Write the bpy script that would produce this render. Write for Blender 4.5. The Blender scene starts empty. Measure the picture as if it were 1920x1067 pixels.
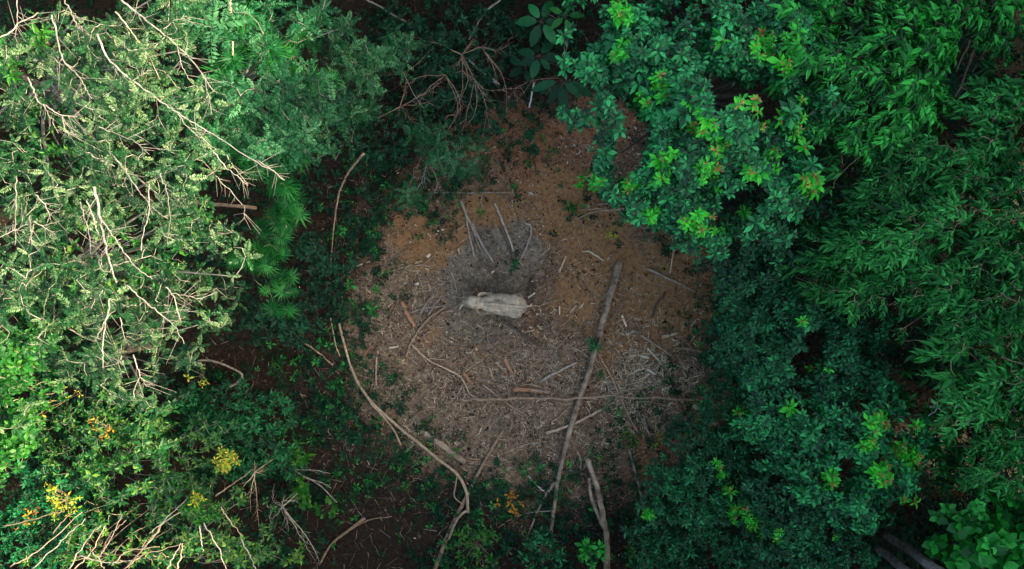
import bpy, math, random
import numpy as np
from mathutils import Vector, Matrix

S = bpy.context.scene
COL = S.collection
H = 35.0            # the drone hangs 35 m above the clearing, looking straight down
F = 1280.0          # focal length in pixels of the 1920 px wide photograph

# ------------------------------------------------------------------ camera, sky, sun, exposure
cam_d = bpy.data.cameras.new('camera')
cam_d.sensor_width = 36.0
cam_d.lens = 36.0 * F / 1920.0
cam_d.clip_end = 2000
cam = bpy.data.objects.new('camera', cam_d); COL.objects.link(cam)
cam.location = (0, 0, H)
S.camera = cam

SUN_EL, SUN_AZ = math.radians(31), math.radians(-6)    # azimuth measured from +X towards +Y
W = bpy.data.worlds.new('World'); S.world = W; W.use_nodes = True
wn = W.node_tree.nodes; wl = W.node_tree.links
bg = wn['Background']
sky = wn.new('ShaderNodeTexSky'); sky.sky_type = 'NISHITA'; sky.sun_disc = False
sky.sun_elevation = SUN_EL; sky.sun_rotation = math.radians(90) - SUN_AZ
sky.air_density = 1.0; sky.dust_density = 3.0; sky.ozone_density = 0.6
wl.new(sky.outputs[0], bg.inputs[0]); bg.inputs[1].default_value = 0.13
sd = bpy.data.lights.new('sun', 'SUN'); sd.energy = 2.1; sd.angle = math.radians(0.6)
sd.color = (1.0, 0.93, 0.80)
sun = bpy.data.objects.new('sun', sd); COL.objects.link(sun)
sv = Vector((math.cos(SUN_EL) * math.cos(SUN_AZ), math.cos(SUN_EL) * math.sin(SUN_AZ), math.sin(SUN_EL)))
sun.rotation_euler = sv.to_track_quat('Z', 'Y').to_euler(); sun.location = (60, 0, 60)

S.view_settings.view_transform = 'Standard'
S.view_settings.look = 'None'
S.view_settings.gamma = 1.0
S.view_settings.use_curve_mapping = False
S.view_settings.exposure = 2.6
S.view_settings.use_white_balance = True; S.view_settings.white_balance_temperature = 7600; S.view_settings.white_balance_tint = 4
S.render.engine = 'CYCLES'
S.cycles.max_bounces = 5; S.cycles.diffuse_bounces = 3; S.cycles.glossy_bounces = 2
S.cycles.transmission_bounces = 3; S.cycles.transparent_max_bounces = 4
S.cycles.use_denoising = True

# ------------------------------------------------------------------ helpers
def P(px, py, z=0.0):
    d = H - z
    return np.array([(px - 960.0) / F * d, (533.5 - py) / F * d, z])

def to_px(p):
    d = H - p[..., 2]
    return np.stack([960 + p[..., 0] / d * F, 533.5 - p[..., 1] / d * F], -1)

def nrm(v):
    return v / (np.linalg.norm(v, axis=-1, keepdims=True) + 1e-9)

def smooth_noise(x, y, seed=0, s=1.0):
    """cheap smooth pseudo noise in -1..1 from summed sines"""
    r = np.random.RandomState(seed)
    out = 0
    for k in range(7):
        a, f, p = r.uniform(0, 6.28), s * r.uniform(0.5, 2.4), r.uniform(0, 6.28)
        out = out + np.sin((x * math.cos(a) + y * math.sin(a)) * f + p + 0.8 * np.sin((y * math.cos(a) - x * math.sin(a)) * f * .7 + p))
    return out / 4.0

def mesh_from(name, V, T, tint=None, solo=None, smooth=False):
    V = np.asarray(V, dtype=np.float32); T = np.asarray(T, dtype=np.int32)
    me = bpy.data.meshes.new(name)
    me.vertices.add(len(V)); me.vertices.foreach_set('co', V.ravel())
    n, k = T.shape
    me.loops.add(n * k); me.loops.foreach_set('vertex_index', T.ravel())
    me.polygons.add(n)
    me.polygons.foreach_set('loop_start', np.arange(0, n * k, k, dtype=np.int32))
    me.polygons.foreach_set('loop_total', np.full(n, k, dtype=np.int32))
    if smooth: me.polygons.foreach_set('use_smooth', np.ones(n, dtype=bool))
    if tint is not None:
        a = me.attributes.new('tint', 'FLOAT', 'POINT')
        a.data.foreach_set('value', np.broadcast_to(np.asarray(tint, dtype=np.float32), (len(V),)).copy())
    if solo is not None:
        a = me.attributes.new('solo', 'FLOAT', 'POINT')
        a.data.foreach_set('value', np.full(len(V), solo, dtype=np.float32))
    me.update(calc_edges=True)
    return me

def thing(name, label, cat, loc=(0, 0, 0), group=None):
    o = bpy.data.objects.new(name, None); COL.objects.link(o)
    o.empty_display_size = 0.3
    o.location = [float(v) for v in loc]; o['label'] = label; o['category'] = cat
    if group: o['group'] = group
    return o

def part(name, me, mat, parent, label=None, kind=None):
    if mat is not None and not me.materials: me.materials.append(mat)
    o = bpy.data.objects.new(name, me); COL.objects.link(o)
    if parent is not None: o.parent = parent
    if label: o['label'] = label
    if kind: o['kind'] = kind
    return o

def single(name, me, mat, label, cat, group=None, loc=(0, 0, 0), kind=None):
    o = part(name, me, mat, None)
    o.location = [float(v) for v in loc]
    if label: o['label'] = label
    if cat: o['category'] = cat
    if group: o['group'] = group
    if kind: o['kind'] = kind
    return o

# ------------------------------------------------------------------ materials
def nt(name):
    m = bpy.data.materials.new(name); m.use_nodes = True
    n = m.node_tree.nodes; l = m.node_tree.links
    b = n['Principled BSDF']; o = n['Material Output']
    return m, n, l, b, o

def leaf_mat(name, dark, mid, light, rough=0.42, trans=0.25, spec=0.5, tcol=None):
    m, n, l, b, o = nt(name)
    at = n.new('ShaderNodeAttribute'); at.attribute_name = 'tint'
    so = n.new('ShaderNodeAttribute'); so.attribute_name = 'solo'
    oi = n.new('ShaderNodeObjectInfo')
    mu = n.new('ShaderNodeMath'); mu.operation = 'MULTIPLY_ADD'
    l.new(so.outputs['Fac'], mu.inputs[0]); l.new(oi.outputs['Random'], mu.inputs[1]); l.new(at.outputs['Fac'], mu.inputs[2])
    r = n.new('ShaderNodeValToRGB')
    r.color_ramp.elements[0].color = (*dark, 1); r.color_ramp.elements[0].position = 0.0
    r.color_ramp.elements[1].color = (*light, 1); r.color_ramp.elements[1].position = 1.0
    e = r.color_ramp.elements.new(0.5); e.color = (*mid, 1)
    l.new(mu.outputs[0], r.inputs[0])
    l.new(r.outputs[0], b.inputs['Base Color'])
    b.inputs['Roughness'].default_value = rough
    b.inputs['Specular IOR Level'].default_value = spec
    t = n.new('ShaderNodeBsdfTranslucent')
    mx = n.new('ShaderNodeMix'); mx.data_type = 'RGBA'; mx.blend_type = 'MULTIPLY'; mx.inputs[0].default_value = 1.0
    l.new(r.outputs[0], mx.inputs[6]); mx.inputs[7].default_value = (*(tcol or (1.6, 1.5, 0.5)), 1)
    l.new(mx.outputs[2], t.inputs[0])
    ms = n.new('ShaderNodeMixShader'); ms.inputs[0].default_value = trans
    l.new(b.outputs[0], ms.inputs[1]); l.new(t.outputs[0], ms.inputs[2]); l.new(ms.outputs[0], o.inputs[0])
    return m

def bark_mat(name, c1, c2, scale=6.0, rough=0.85, bump=0.4):
    m, n, l, b, o = nt(name)
    tc = n.new('ShaderNodeTexCoord')
    no = n.new('ShaderNodeTexNoise'); no.inputs['Scale'].default_value = scale; no.inputs['Detail'].default_value = 6
    no.inputs['Roughness'].default_value = 0.7
    l.new(tc.outputs['Object'], no.inputs['Vector'])
    r = n.new('ShaderNodeValToRGB')
    r.color_ramp.elements[0].color = (*c1, 1); r.color_ramp.elements[0].position = 0.35
    r.color_ramp.elements[1].color = (*c2, 1); r.color_ramp.elements[1].position = 0.65
    oi = n.new('ShaderNodeObjectInfo')
    hv = n.new('ShaderNodeHueSaturation')
    mr = n.new('ShaderNodeMapRange'); mr.inputs[3].default_value = 0.75; mr.inputs[4].default_value = 1.25
    l.new(oi.outputs['Random'], mr.inputs[0]); l.new(mr.outputs[0], hv.inputs['Value'])
    l.new(no.outputs[0], r.inputs[0]); l.new(r.outputs[0], hv.inputs['Color']); l.new(hv.outputs[0], b.inputs['Base Color'])
    b.inputs['Roughness'].default_value = rough
    bp = n.new('ShaderNodeBump'); bp.inputs['Strength'].default_value = bump; bp.inputs['Distance'].default_value = 0.03
    n2 = n.new('ShaderNodeTexNoise'); n2.inputs['Scale'].default_value = scale * 4; n2.inputs['Detail'].default_value = 4
    l.new(tc.outputs['Object'], n2.inputs['Vector']); l.new(n2.outputs[0], bp.inputs['Height']); l.new(bp.outputs[0], b.inputs['Normal'])
    return m

M = {}
M['feather'] = leaf_mat('feathery_leaf', (.003, .032, .009), (.014, .100, .022), (.22, .31, .14), .45, .30, .4)
M['greyfern'] = leaf_mat('grey_green_leaf', (.004, .042, .014), (.010, .110, .034), (.08, .25, .10), .55, .2, .3)
M['bamboo'] = leaf_mat('bamboo_leaf', (.003, .060, .014), (.006, .145, .026), (.03, .26, .04), .5, .3, .3)
M['gloss'] = leaf_mat('glossy_leaf', (.001, .026, .011), (.004, .125, .036), (.022, .34, .090), .40, .15, .24)
M['young'] = leaf_mat('young_leaf', (.004, .22, .018), (.010, .44, .026), (.06, .58, .03), .45, .3, .4)
M['flush'] = leaf_mat('pink_leaf_flush', (.30, .10, .05), (.38, .17, .06), (.42, .28, .06), .5, .2, .4)
M['lance'] = leaf_mat('lance_leaf', (.001, .036, .007), (.005, .165, .018), (.030, .42, .055), .42, .16, .24)
M['small'] = leaf_mat('small_leaf', (.001, .032, .007), (.006, .135, .020), (.045, .33, .065), .5, .16, .2)
M['teal'] = leaf_mat('teal_leaf', (.001, .022, .009), (.004, .085, .027), (.020, .25, .075), .46, .14, .22)
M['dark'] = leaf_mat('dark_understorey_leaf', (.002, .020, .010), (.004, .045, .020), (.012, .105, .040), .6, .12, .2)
M['bright'] = leaf_mat('bright_leaf', (.004, .065, .010), (.014, .135, .014), (.06, .24, .022), .5, .3, .4)
M['mixed'] = leaf_mat('mixed_leaf', (.004, .050, .015), (.015, .125, .025), (.14, .28, .035), .5, .28, .4)
M['yellow'] = leaf_mat('yellow_leaf', (.05, .24, .02), (.34, .42, .03), (.62, .42, .05), .5, .3, .4, (1.2, 1.2, .6))
M['orange'] = leaf_mat('orange_leaf', (.35, .12, .02), (.55, .22, .02), (.65, .34, .03), .5, .3, .4, (1.2, 1.1, .6))
M['litter'] = leaf_mat('leaf_litter', (.025, .016, .010), (.19, .115, .072), (.62, .53, .42), .8, .0, .2)
M['shred'] = leaf_mat('fodder_shreds', (.05, .032, .02), (.34, .22, .135), (.80, .66, .44), .75, .0, .2)
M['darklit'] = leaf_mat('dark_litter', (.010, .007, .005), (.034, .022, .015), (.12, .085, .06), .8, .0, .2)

M['b_pale'] = bark_mat('pale_bark', (.12, .10, .08), (.34, .29, .24))
M['b_grey'] = bark_mat('grey_bark', (.17, .14, .11), (.40, .34, .275))
M['b_brown'] = bark_mat('brown_bark', (.15, .090, .055), (.38, .26, .175))
M['b_log'] = bark_mat('mottled_log_bark', (.11, .075, .05), (.52, .39, .28), scale=2.2, bump=.7)
M['b_red'] = bark_mat('reddish_wood', (.27, .125, .065), (.42, .22, .13))
M['b_dark'] = bark_mat('dark_bark', (.045, .032, .025), (.11, .085, .07))
M['b_tan'] = bark_mat('tan_wood', (.26, .17, .105), (.52, .38, .26))
M['b_white'] = bark_mat('bleached_wood', (.48, .44, .42), (.66, .60, .60))
M['chip'] = bark_mat('pale_wood', (.46, .36, .23), (.70, .60, .44))
M['lichen'] = bark_mat('lichen_bark', (.055, .045, .040), (.30, .27, .25), scale=4)

# ------------------------------------------------------------------ tubes
def catmull(pts, n):
    pts = np.asarray(pts, float)
    if len(pts) < 3:
        t = np.linspace(0, 1, n)[:, None]
        return pts[0] * (1 - t) + pts[-1] * t
    q = np.vstack([2 * pts[0] - pts[1], pts, 2 * pts[-1] - pts[-2]])
    out = []; seg = len(pts) - 1
    for u in np.linspace(0, seg - 1e-6, n):
        i = int(u); t = u - i
        p0, p1, p2, p3 = q[i], q[i + 1], q[i + 2], q[i + 3]
        out.append(.5 * ((2 * p1) + (p2 - p0) * t + (2 * p0 - 5 * p1 + 4 * p2 - p3) * t * t + (3 * p1 - p0 - 3 * p2 + p3) * t ** 3))
    return np.array(out)

def tube_arrays(path, r0, r1, sides=7, n=None, wob=0.0, rng=None, flat=1.0, power=1.0):
    path = np.asarray(path, float)
    if n is None: n = max(3, min(18, 3 * len(path)))
    c = catmull(path, n)
    if rng is not None and wob > 0:
        c[1:-1] += rng.normal(0, wob, (n - 2, 3)) * np.array([1, 1, .4])
    tan = nrm(np.gradient(c, axis=0))
    ref = np.where(np.abs(tan[:, 2:3]) > .9, np.array([[1., 0, 0]]), np.array([[0, 0, 1.]]))
    s = nrm(np.cross(tan, ref)); u = np.cross(s, tan)
    t = np.linspace(0, 1, n) ** power
    r = r0 * (1 - t) + r1 * t
    if rng is not None: r = r * (1 + rng.uniform(-.10, .10, n))
    a = np.arange(sides) * 2 * math.pi / sides
    V = c[:, None, :] + r[:, None, None] * (np.cos(a)[None, :, None] * s[:, None, :] + flat * np.sin(a)[None, :, None] * u[:, None, :])
    V = V.reshape(-1, 3); T = []
    for i in range(n - 1):
        for k in range(sides):
            a0 = i * sides + k; a1 = i * sides + (k + 1) % sides
            T.append((a0, a1, a1 + sides)); T.append((a0, a1 + sides, a0 + sides))
    b0 = len(V); V = np.vstack([V, c[:1], c[-1:]])
    for k in range(sides):
        T.append((b0, (k + 1) % sides, k)); T.append((b0 + 1, (n - 1) * sides + k, (n - 1) * sides + (k + 1) % sides))
    return V, np.array(T)

def join(lst):
    Vs, Ts, k = [], [], 0
    for V, T in lst:
        Vs.append(V); Ts.append(T + k); k += len(V)
    return np.vstack(Vs), np.vstack(Ts)

def tube_mesh(name, path, r0, r1, origin=(0, 0, 0), **kw):
    V, T = tube_arrays(path, r0, r1, **kw)
    return mesh_from(name, V - np.asarray(origin), T, smooth=True)

def prisms(A, B, ra, rb):
    """many thin three-sided twigs from A to B, vectorised"""
    A = np.asarray(A); B = np.asarray(B); n = len(A)
    t = nrm(B - A); ref = np.tile(np.array([0, 0, 1.]), (n, 1)); ref[np.abs(t[:, 2]) > .9] = (1, 0, 0)
    s = nrm(np.cross(t, ref)); u = np.cross(s, t)
    V = np.zeros((n, 6, 3)); ra = np.broadcast_to(ra, (n,)); rb = np.broadcast_to(rb, (n,))
    for k in range(3):
        a = k * 2.0944
        o = math.cos(a) * s + math.sin(a) * u
        V[:, k] = A + o * ra[:, None]; V[:, 3 + k] = B + o * rb[:, None]
    base = (np.arange(n) * 6)[:, None, None]
    T = np.array([(0, 1, 4), (0, 4, 3), (1, 2, 5), (1, 5, 4), (2, 0, 3), (2, 3, 5)])[None] + base
    return V.reshape(-1, 3), T.reshape(-1, 3)

# ------------------------------------------------------------------ leaf templates (x along the leaf, unit length; y width -.5...5; z normal)
def tpl_diamond():
    V = np.array([(0, 0, 0), (.45, -.5, .07), (1, 0, -.12), (.45, .5, .07)], float)
    return V, np.array([(0, 1, 2), (0, 2, 3)])

def tpl_oval(w1=.75, w2=1.0, fold=.10, droop=.22, x1=.30, x2=.66):
    V = np.array([(0, 0, 0), (x1, -.5 * w1, fold), (x1, 0, .03), (x1, .5 * w1, fold),
                  (x2, -.5 * w2, fold - droop * .35), (x2, 0, -droop * .35), (x2, .5 * w2, fold - droop * .35), (1, 0, -droop)], float)
    T = np.array([(0, 1, 2), (0, 2, 3), (1, 4, 5), (1, 5, 2), (2, 5, 6), (2, 6, 3), (4, 7, 5), (5, 7, 6)])
    return V, T

def tpl_frond(seed, pairs=9, ll=.26, lw=.10, arch=.28, taper=True):
    r = np.random.RandomState(seed); Vs, Ts, k = [], [], 0
    for i in range(pairs):
        x = .12 + .88 * i / (pairs - 1)
        z = -arch * x * x
        s = (math.sin(math.pi * (0.15 + .8 * x)) if taper else 1) * ll
        for sg in (-1, 1):
            a = math.radians(r.uniform(48, 75)) if i < pairs - 1 else math.radians(20)
            d = np.array([math.cos(a), sg * math.sin(a), r.uniform(-.5, .35)]); d /= np.linalg.norm(d)
            nn = np.array([r.normal(0, .35), r.normal(0, .35), 1]); sd_ = np.cross(nn, d); sd_ /= np.linalg.norm(sd_)
            p = np.array([x, 0, z]); L = s * r.uniform(.8, 1.15); w = lw * r.uniform(.8, 1.2)
            Vs.append(np.array([p, p + d * L * .45 - sd_ * w * .5, p + d * L, p + d * L * .45 + sd_ * w * .5]))
            Ts.append(np.array([(0, 1, 2), (0, 2, 3)]) + k); k += 4
    # midrib
    V1, T1 = prisms([(0, 0, 0), (.5, 0, -arch * .25)], [(.5, 0, -arch * .25), (1, 0, -arch)], [.012, .009], [.009, .004])
    Vs.append(V1); Ts.append(T1 + k)
    return np.vstack(Vs), np.vstack(Ts)

def tpl_palm(seed, n=9, sw=1.25):
    """a fan of narrow bamboo leaves from the end of a twig"""
    r = np.random.RandomState(seed); Vs, Ts, k = [], [], 0
    for i in range(n):
        a = sw * (2 * i / (n - 1) - 1) + r.normal(0, .07)
        L = (1 - .25 * abs(a) / sw) * r.uniform(.85, 1.05)
        d = np.array([math.cos(a), math.sin(a), r.uniform(-.12, .12)]); sd_ = np.array([-math.sin(a), math.cos(a), r.uniform(-.3, .3)])
        w = .055 * L
        p = np.array([0, 0, 0.]); m1 = p + d * L * .35 + np.array([0, 0, .03]); tip = p + d * L + np.array([0, 0, -.22 * L])
        Vs.append(np.array([p, m1 - sd_ * w, m1 + sd_ * w, tip]))
        Ts.append(np.array([(0, 1, 2), (1, 3, 2)]) + k); k += 4
    return np.vstack(Vs), np.vstack(Ts)

TPL = {
    'diamond': [tpl_diamond()],
    'obovate': [tpl_oval(.50, 1.0, .09, .25), tpl_oval(.55, 1.0, .14, .38)],
    'round': [tpl_oval(.95, .95, .06, .16)],
    'lance': [tpl_oval(.9, .75, .16, .35, .28, .6), tpl_oval(.9, .8, .2, .15, .28, .6)],
    'frond': [tpl_frond(s) for s in (1, 2, 3)],
    'smallfrond': [tpl_frond(s, 6, .32, .13, .2) for s in (5, 6, 7)],
    'bfan': [tpl_palm(s) for s in (1, 2, 3)],
    'strap': [tpl_oval(.9, .9, .12, .35, .2, .65)],
}

def cloud(tpl, P0, D, U, L, Wd, tint):
    """one mesh of many leaves"""
    V0, T0 = tpl; n = len(P0)
    S_ = nrm(np.cross(U, D)); N_ = np.cross(D, S_)
    V = (P0[:, None, :] + D[:, None, :] * (V0[None, :, 0:1] * L[:, None, None]) + S_[:, None, :] * (V0[None, :, 1:2] * Wd[:, None, None])
         + N_[:, None, :] * (V0[None, :, 2:3] * L[:, None, None]))
    T = T0[None] + (np.arange(n) * len(V0))[:, None, None]
    return V.reshape(-1, 3), T.reshape(-1, 3), np.repeat(tint, len(V0))

def leaf_sets(spec, C, O, tint, rng):
    """leaves around cluster points C with outward directions O -> arrays per leaf"""
    n = spec['n']; N = len(C)
    Ls = rng.uniform(spec['L'][0], spec['L'][1], (N, 1)) * np.exp(rng.normal(0, .22, (N, 1))) * rng.uniform(.8, 1.15, (N, n))
    if spec['arr'] == 'rosette':
        up = nrm(O * spec.get('lean', .45) + np.array([0, 0, 1.]) + rng.normal(0, .12, (N, 3)))
        ref = nrm(np.cross(up, rng.normal(0, 1, (N, 3)))); r2 = np.cross(up, ref)
        az = (np.arange(n)[None] * (2.39996 if spec.get('spiral', True) else 2 * math.pi / n)) + rng.uniform(-.25, .25, (N, n))
        lo, hi = spec['el']
        el = np.radians(lo + (hi - lo) * (np.arange(n)[None] / max(1, n - 1)) + rng.uniform(-9, 9, (N, n)))
        D = (np.cos(el) * np.cos(az))[..., None] * ref[:, None] + (np.cos(el) * np.sin(az))[..., None] * r2[:, None] + np.sin(el)[..., None] * up[:, None]
        U = np.broadcast_to(up[:, None], D.shape) + rng.normal(0, .22, D.shape)
        P0 = C[:, None] + D * .02 + up[:, None] * (rng.uniform(-.10, .05, (N, n, 1)) * spec.get('spread', 1))
        Ls = Ls * (1 - .25 * np.arange(n)[None] / n)
    else:   # leaves alternating along a drooping twig that points outward
        oh = O.copy(); oh[:, 2] = 0; oh = nrm(oh + rng.normal(0, .5, (N, 3)) * np.array([1, 1, .3]))
        sd_ = nrm(np.cross(oh, np.array([0, 0, 1.])))
        k = np.arange(n)[None] / n
        sg = np.where(np.arange(n) % 2 == 0, 1., -1.)[None]
        D = nrm(oh[:, None] * rng.uniform(.45, 1.0, (N, n, 1)) + sd_[:, None] * (sg * rng.uniform(.25, 1.0, (N, n)))[..., None]
                + np.array([0, 0, 1.]) * rng.uniform(spec['droop'][0], spec['droop'][1], (N, n, 1)))
        U = np.array([0, 0, 1.]) + rng.normal(0, .30, D.shape)
        P0 = C[:, None] + oh[:, None] * (k * spec['twig'])[..., None] + np.array([0, 0, -1.]) * (k ** 2 * .3 * spec['twig'])[..., None]
    ti = np.clip(tint[:, None] + rng.normal(0, spec.get('tj', .16), (N, n)), 0, 1)
    f = lambda a: a.reshape(-1, a.shape[-1])
    D = nrm(f(D)); U = nrm(f(U + 0 * D.reshape(U.shape)))
    L = Ls.reshape(-1)
    return dict(P=f(P0), D=D, U=U, L=L, W=L * spec['asp'] * rng.uniform(.85, 1.15, len(L)), t=ti.reshape(-1), v=rng.randint(0, len(TPL[spec['tpl']]), len(L)))

_tm = {}
def tpl_mesh(tname, v, mat):
    key = (tname, v, mat.name)
    if key not in _tm:
        V, T = TPL[tname][v]
        me = mesh_from('leaf_' + tname, V, T, tint=0.0, solo=1.0)
        me.materials.append(mat); _tm[key] = me
    return _tm[key]

def place_parts(pname, tname, mat, A, idx, parent, origin, label=None):
    D = A['D'][idx]; U = A['U'][idx]
    Sd = nrm(np.cross(U, D)); Nn = np.cross(D, Sd)
    for j, i in enumerate(idx):
        o = bpy.data.objects.new(pname, tpl_mesh(tname, int(A['v'][i]), mat)); COL.objects.link(o); o.parent = parent
        L, w = float(A['L'][i]), float(A['W'][i]); p = A['P'][i] - origin
        o.matrix_basis = Matrix(((D[j, 0] * L, Sd[j, 0] * w, Nn[j, 0] * L, p[0]), (D[j, 1] * L, Sd[j, 1] * w, Nn[j, 1] * L, p[1]),
                                 (D[j, 2] * L, Sd[j, 2] * w, Nn[j, 2] * L, p[2]), (0, 0, 0, 1)))
        if label: o['label'] = label

def emit_leaves(spec, A, mat, parent, origin, n_parts, pname, rest_name, rng):
    """the leaves that show largest become parts, the rest one joined mesh"""
    px = to_px(A['P'])
    vis = (px[:, 0] > -10) & (px[:, 0] < 1930) & (px[:, 1] > -10) & (px[:, 1] < 1077)
    score = A['P'][:, 2] + rng.normal(0, .25, len(px)) - 100 * (~vis)
    order = np.argsort(-score)
    n_parts = int(min(n_parts, vis.sum()))
    own = order[:n_parts]; rest = order[n_parts:]
    if n_parts: place_parts(pname, spec['tpl'], mat, A, own, parent, origin)
    Vs, Ts, ts, k = [], [], [], 0
    for v in range(len(TPL[spec['tpl']])):
        ii = rest[A['v'][rest] == v]
        if len(ii) == 0: continue
        V, T, t = cloud(TPL[spec['tpl']][v], A['P'][ii], A['D'][ii], A['U'][ii], A['L'][ii], A['W'][ii], A['t'][ii])
        Vs.append(V); Ts.append(T + k); ts.append(t); k += len(V)
    if Vs:
        me = mesh_from(rest_name, np.vstack(Vs) - origin, np.vstack(Ts), tint=np.concatenate(ts), solo=0.0)
        part(rest_name, me, mat, parent, kind='stuff')

SP = {
    'feather': dict(tpl='frond', arr='rosette', n=5, L=(.28, .52), asp=1.0, el=(-20, 50), mat='feather', dens=6.0, pname='frond', bark='b_grey', tj=.27),
    'greyfern': dict(tpl='frond', arr='rosette', n=5, L=(.40, .70), asp=1.0, el=(-4, 24), mat='greyfern', dens=6.2, pname='frond', bark='b_grey', tj=.18),
    'bamboo': dict(tpl='bfan', arr='rosette', n=4, L=(.45, .80), asp=1.0, el=(-5, 35), mat='bamboo', dens=2.6, pname='leaf_fan', bark='b_tan', tj=.18, spiral=False),
    'gloss': dict(tpl='obovate', arr='rosette', n=11, L=(.19, .31), asp=.42, el=(2, 48), mat='gloss', dens=22.0, pname='leaf', bark='b_dark', young=.0, tj=.30),
    'lance': dict(tpl='lance', arr='twig', n=11, L=(.22, .38), asp=.33, droop=(-.6, .05), twig=.5, mat='lance', dens=16.0, pname='leaf', bark='b_dark', tj=.28),
    'small': dict(tpl='lance', arr='twig', n=10, L=(.20, .34), asp=.34, droop=(-.35, .15), twig=.5, mat='small', dens=21.0, pname='leaf', bark='b_brown', tj=.2),
    'teal': dict(tpl='obovate', arr='rosette', n=10, L=(.17, .29), asp=.40, el=(0, 45), mat='teal', dens=21.0, pname='leaf', bark='b_dark', tj=.2),
    'tealfine': dict(tpl='diamond', arr='rosette', n=12, L=(.16, .28), asp=.36, el=(-5, 50), mat='teal', dens=18.2, pname='leaf', bark='b_dark', tj=.22, spread=2),
    'dark': dict(tpl='diamond', arr='rosette', n=10, L=(.16, .30), asp=.48, el=(-5, 45), mat='dark', dens=8.0, pname='leaf', bark='b_dark', tj=.22, spread=2),
    'brightball': dict(tpl='obovate', arr='rosette', n=10, L=(.15, .24), asp=.6, el=(-10, 60), mat='bright', dens=26.0, pname='leaf', bark='b_brown', tj=.2),
    'roundleaf': dict(tpl='round', arr='rosette', n=8, L=(.30, .48), asp=.72, el=(0, 40), mat='lance', dens=6.0, pname='leaf', bark='b_dark', tj=.25),
    'pointed': dict(tpl='lance', arr='rosette', n=8, L=(.30, .46), asp=.30, el=(0, 45), mat='small', dens=9.0, pname='leaf', bark='b_dark', tj=.28),
    'mixed': dict(tpl='diamond', arr='rosette', n=10, L=(.15, .27), asp=.42, el=(-5, 50), mat='mixed', dens=13.0, pname='leaf', bark='b_grey', tj=.25, spread=2),
}

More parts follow.
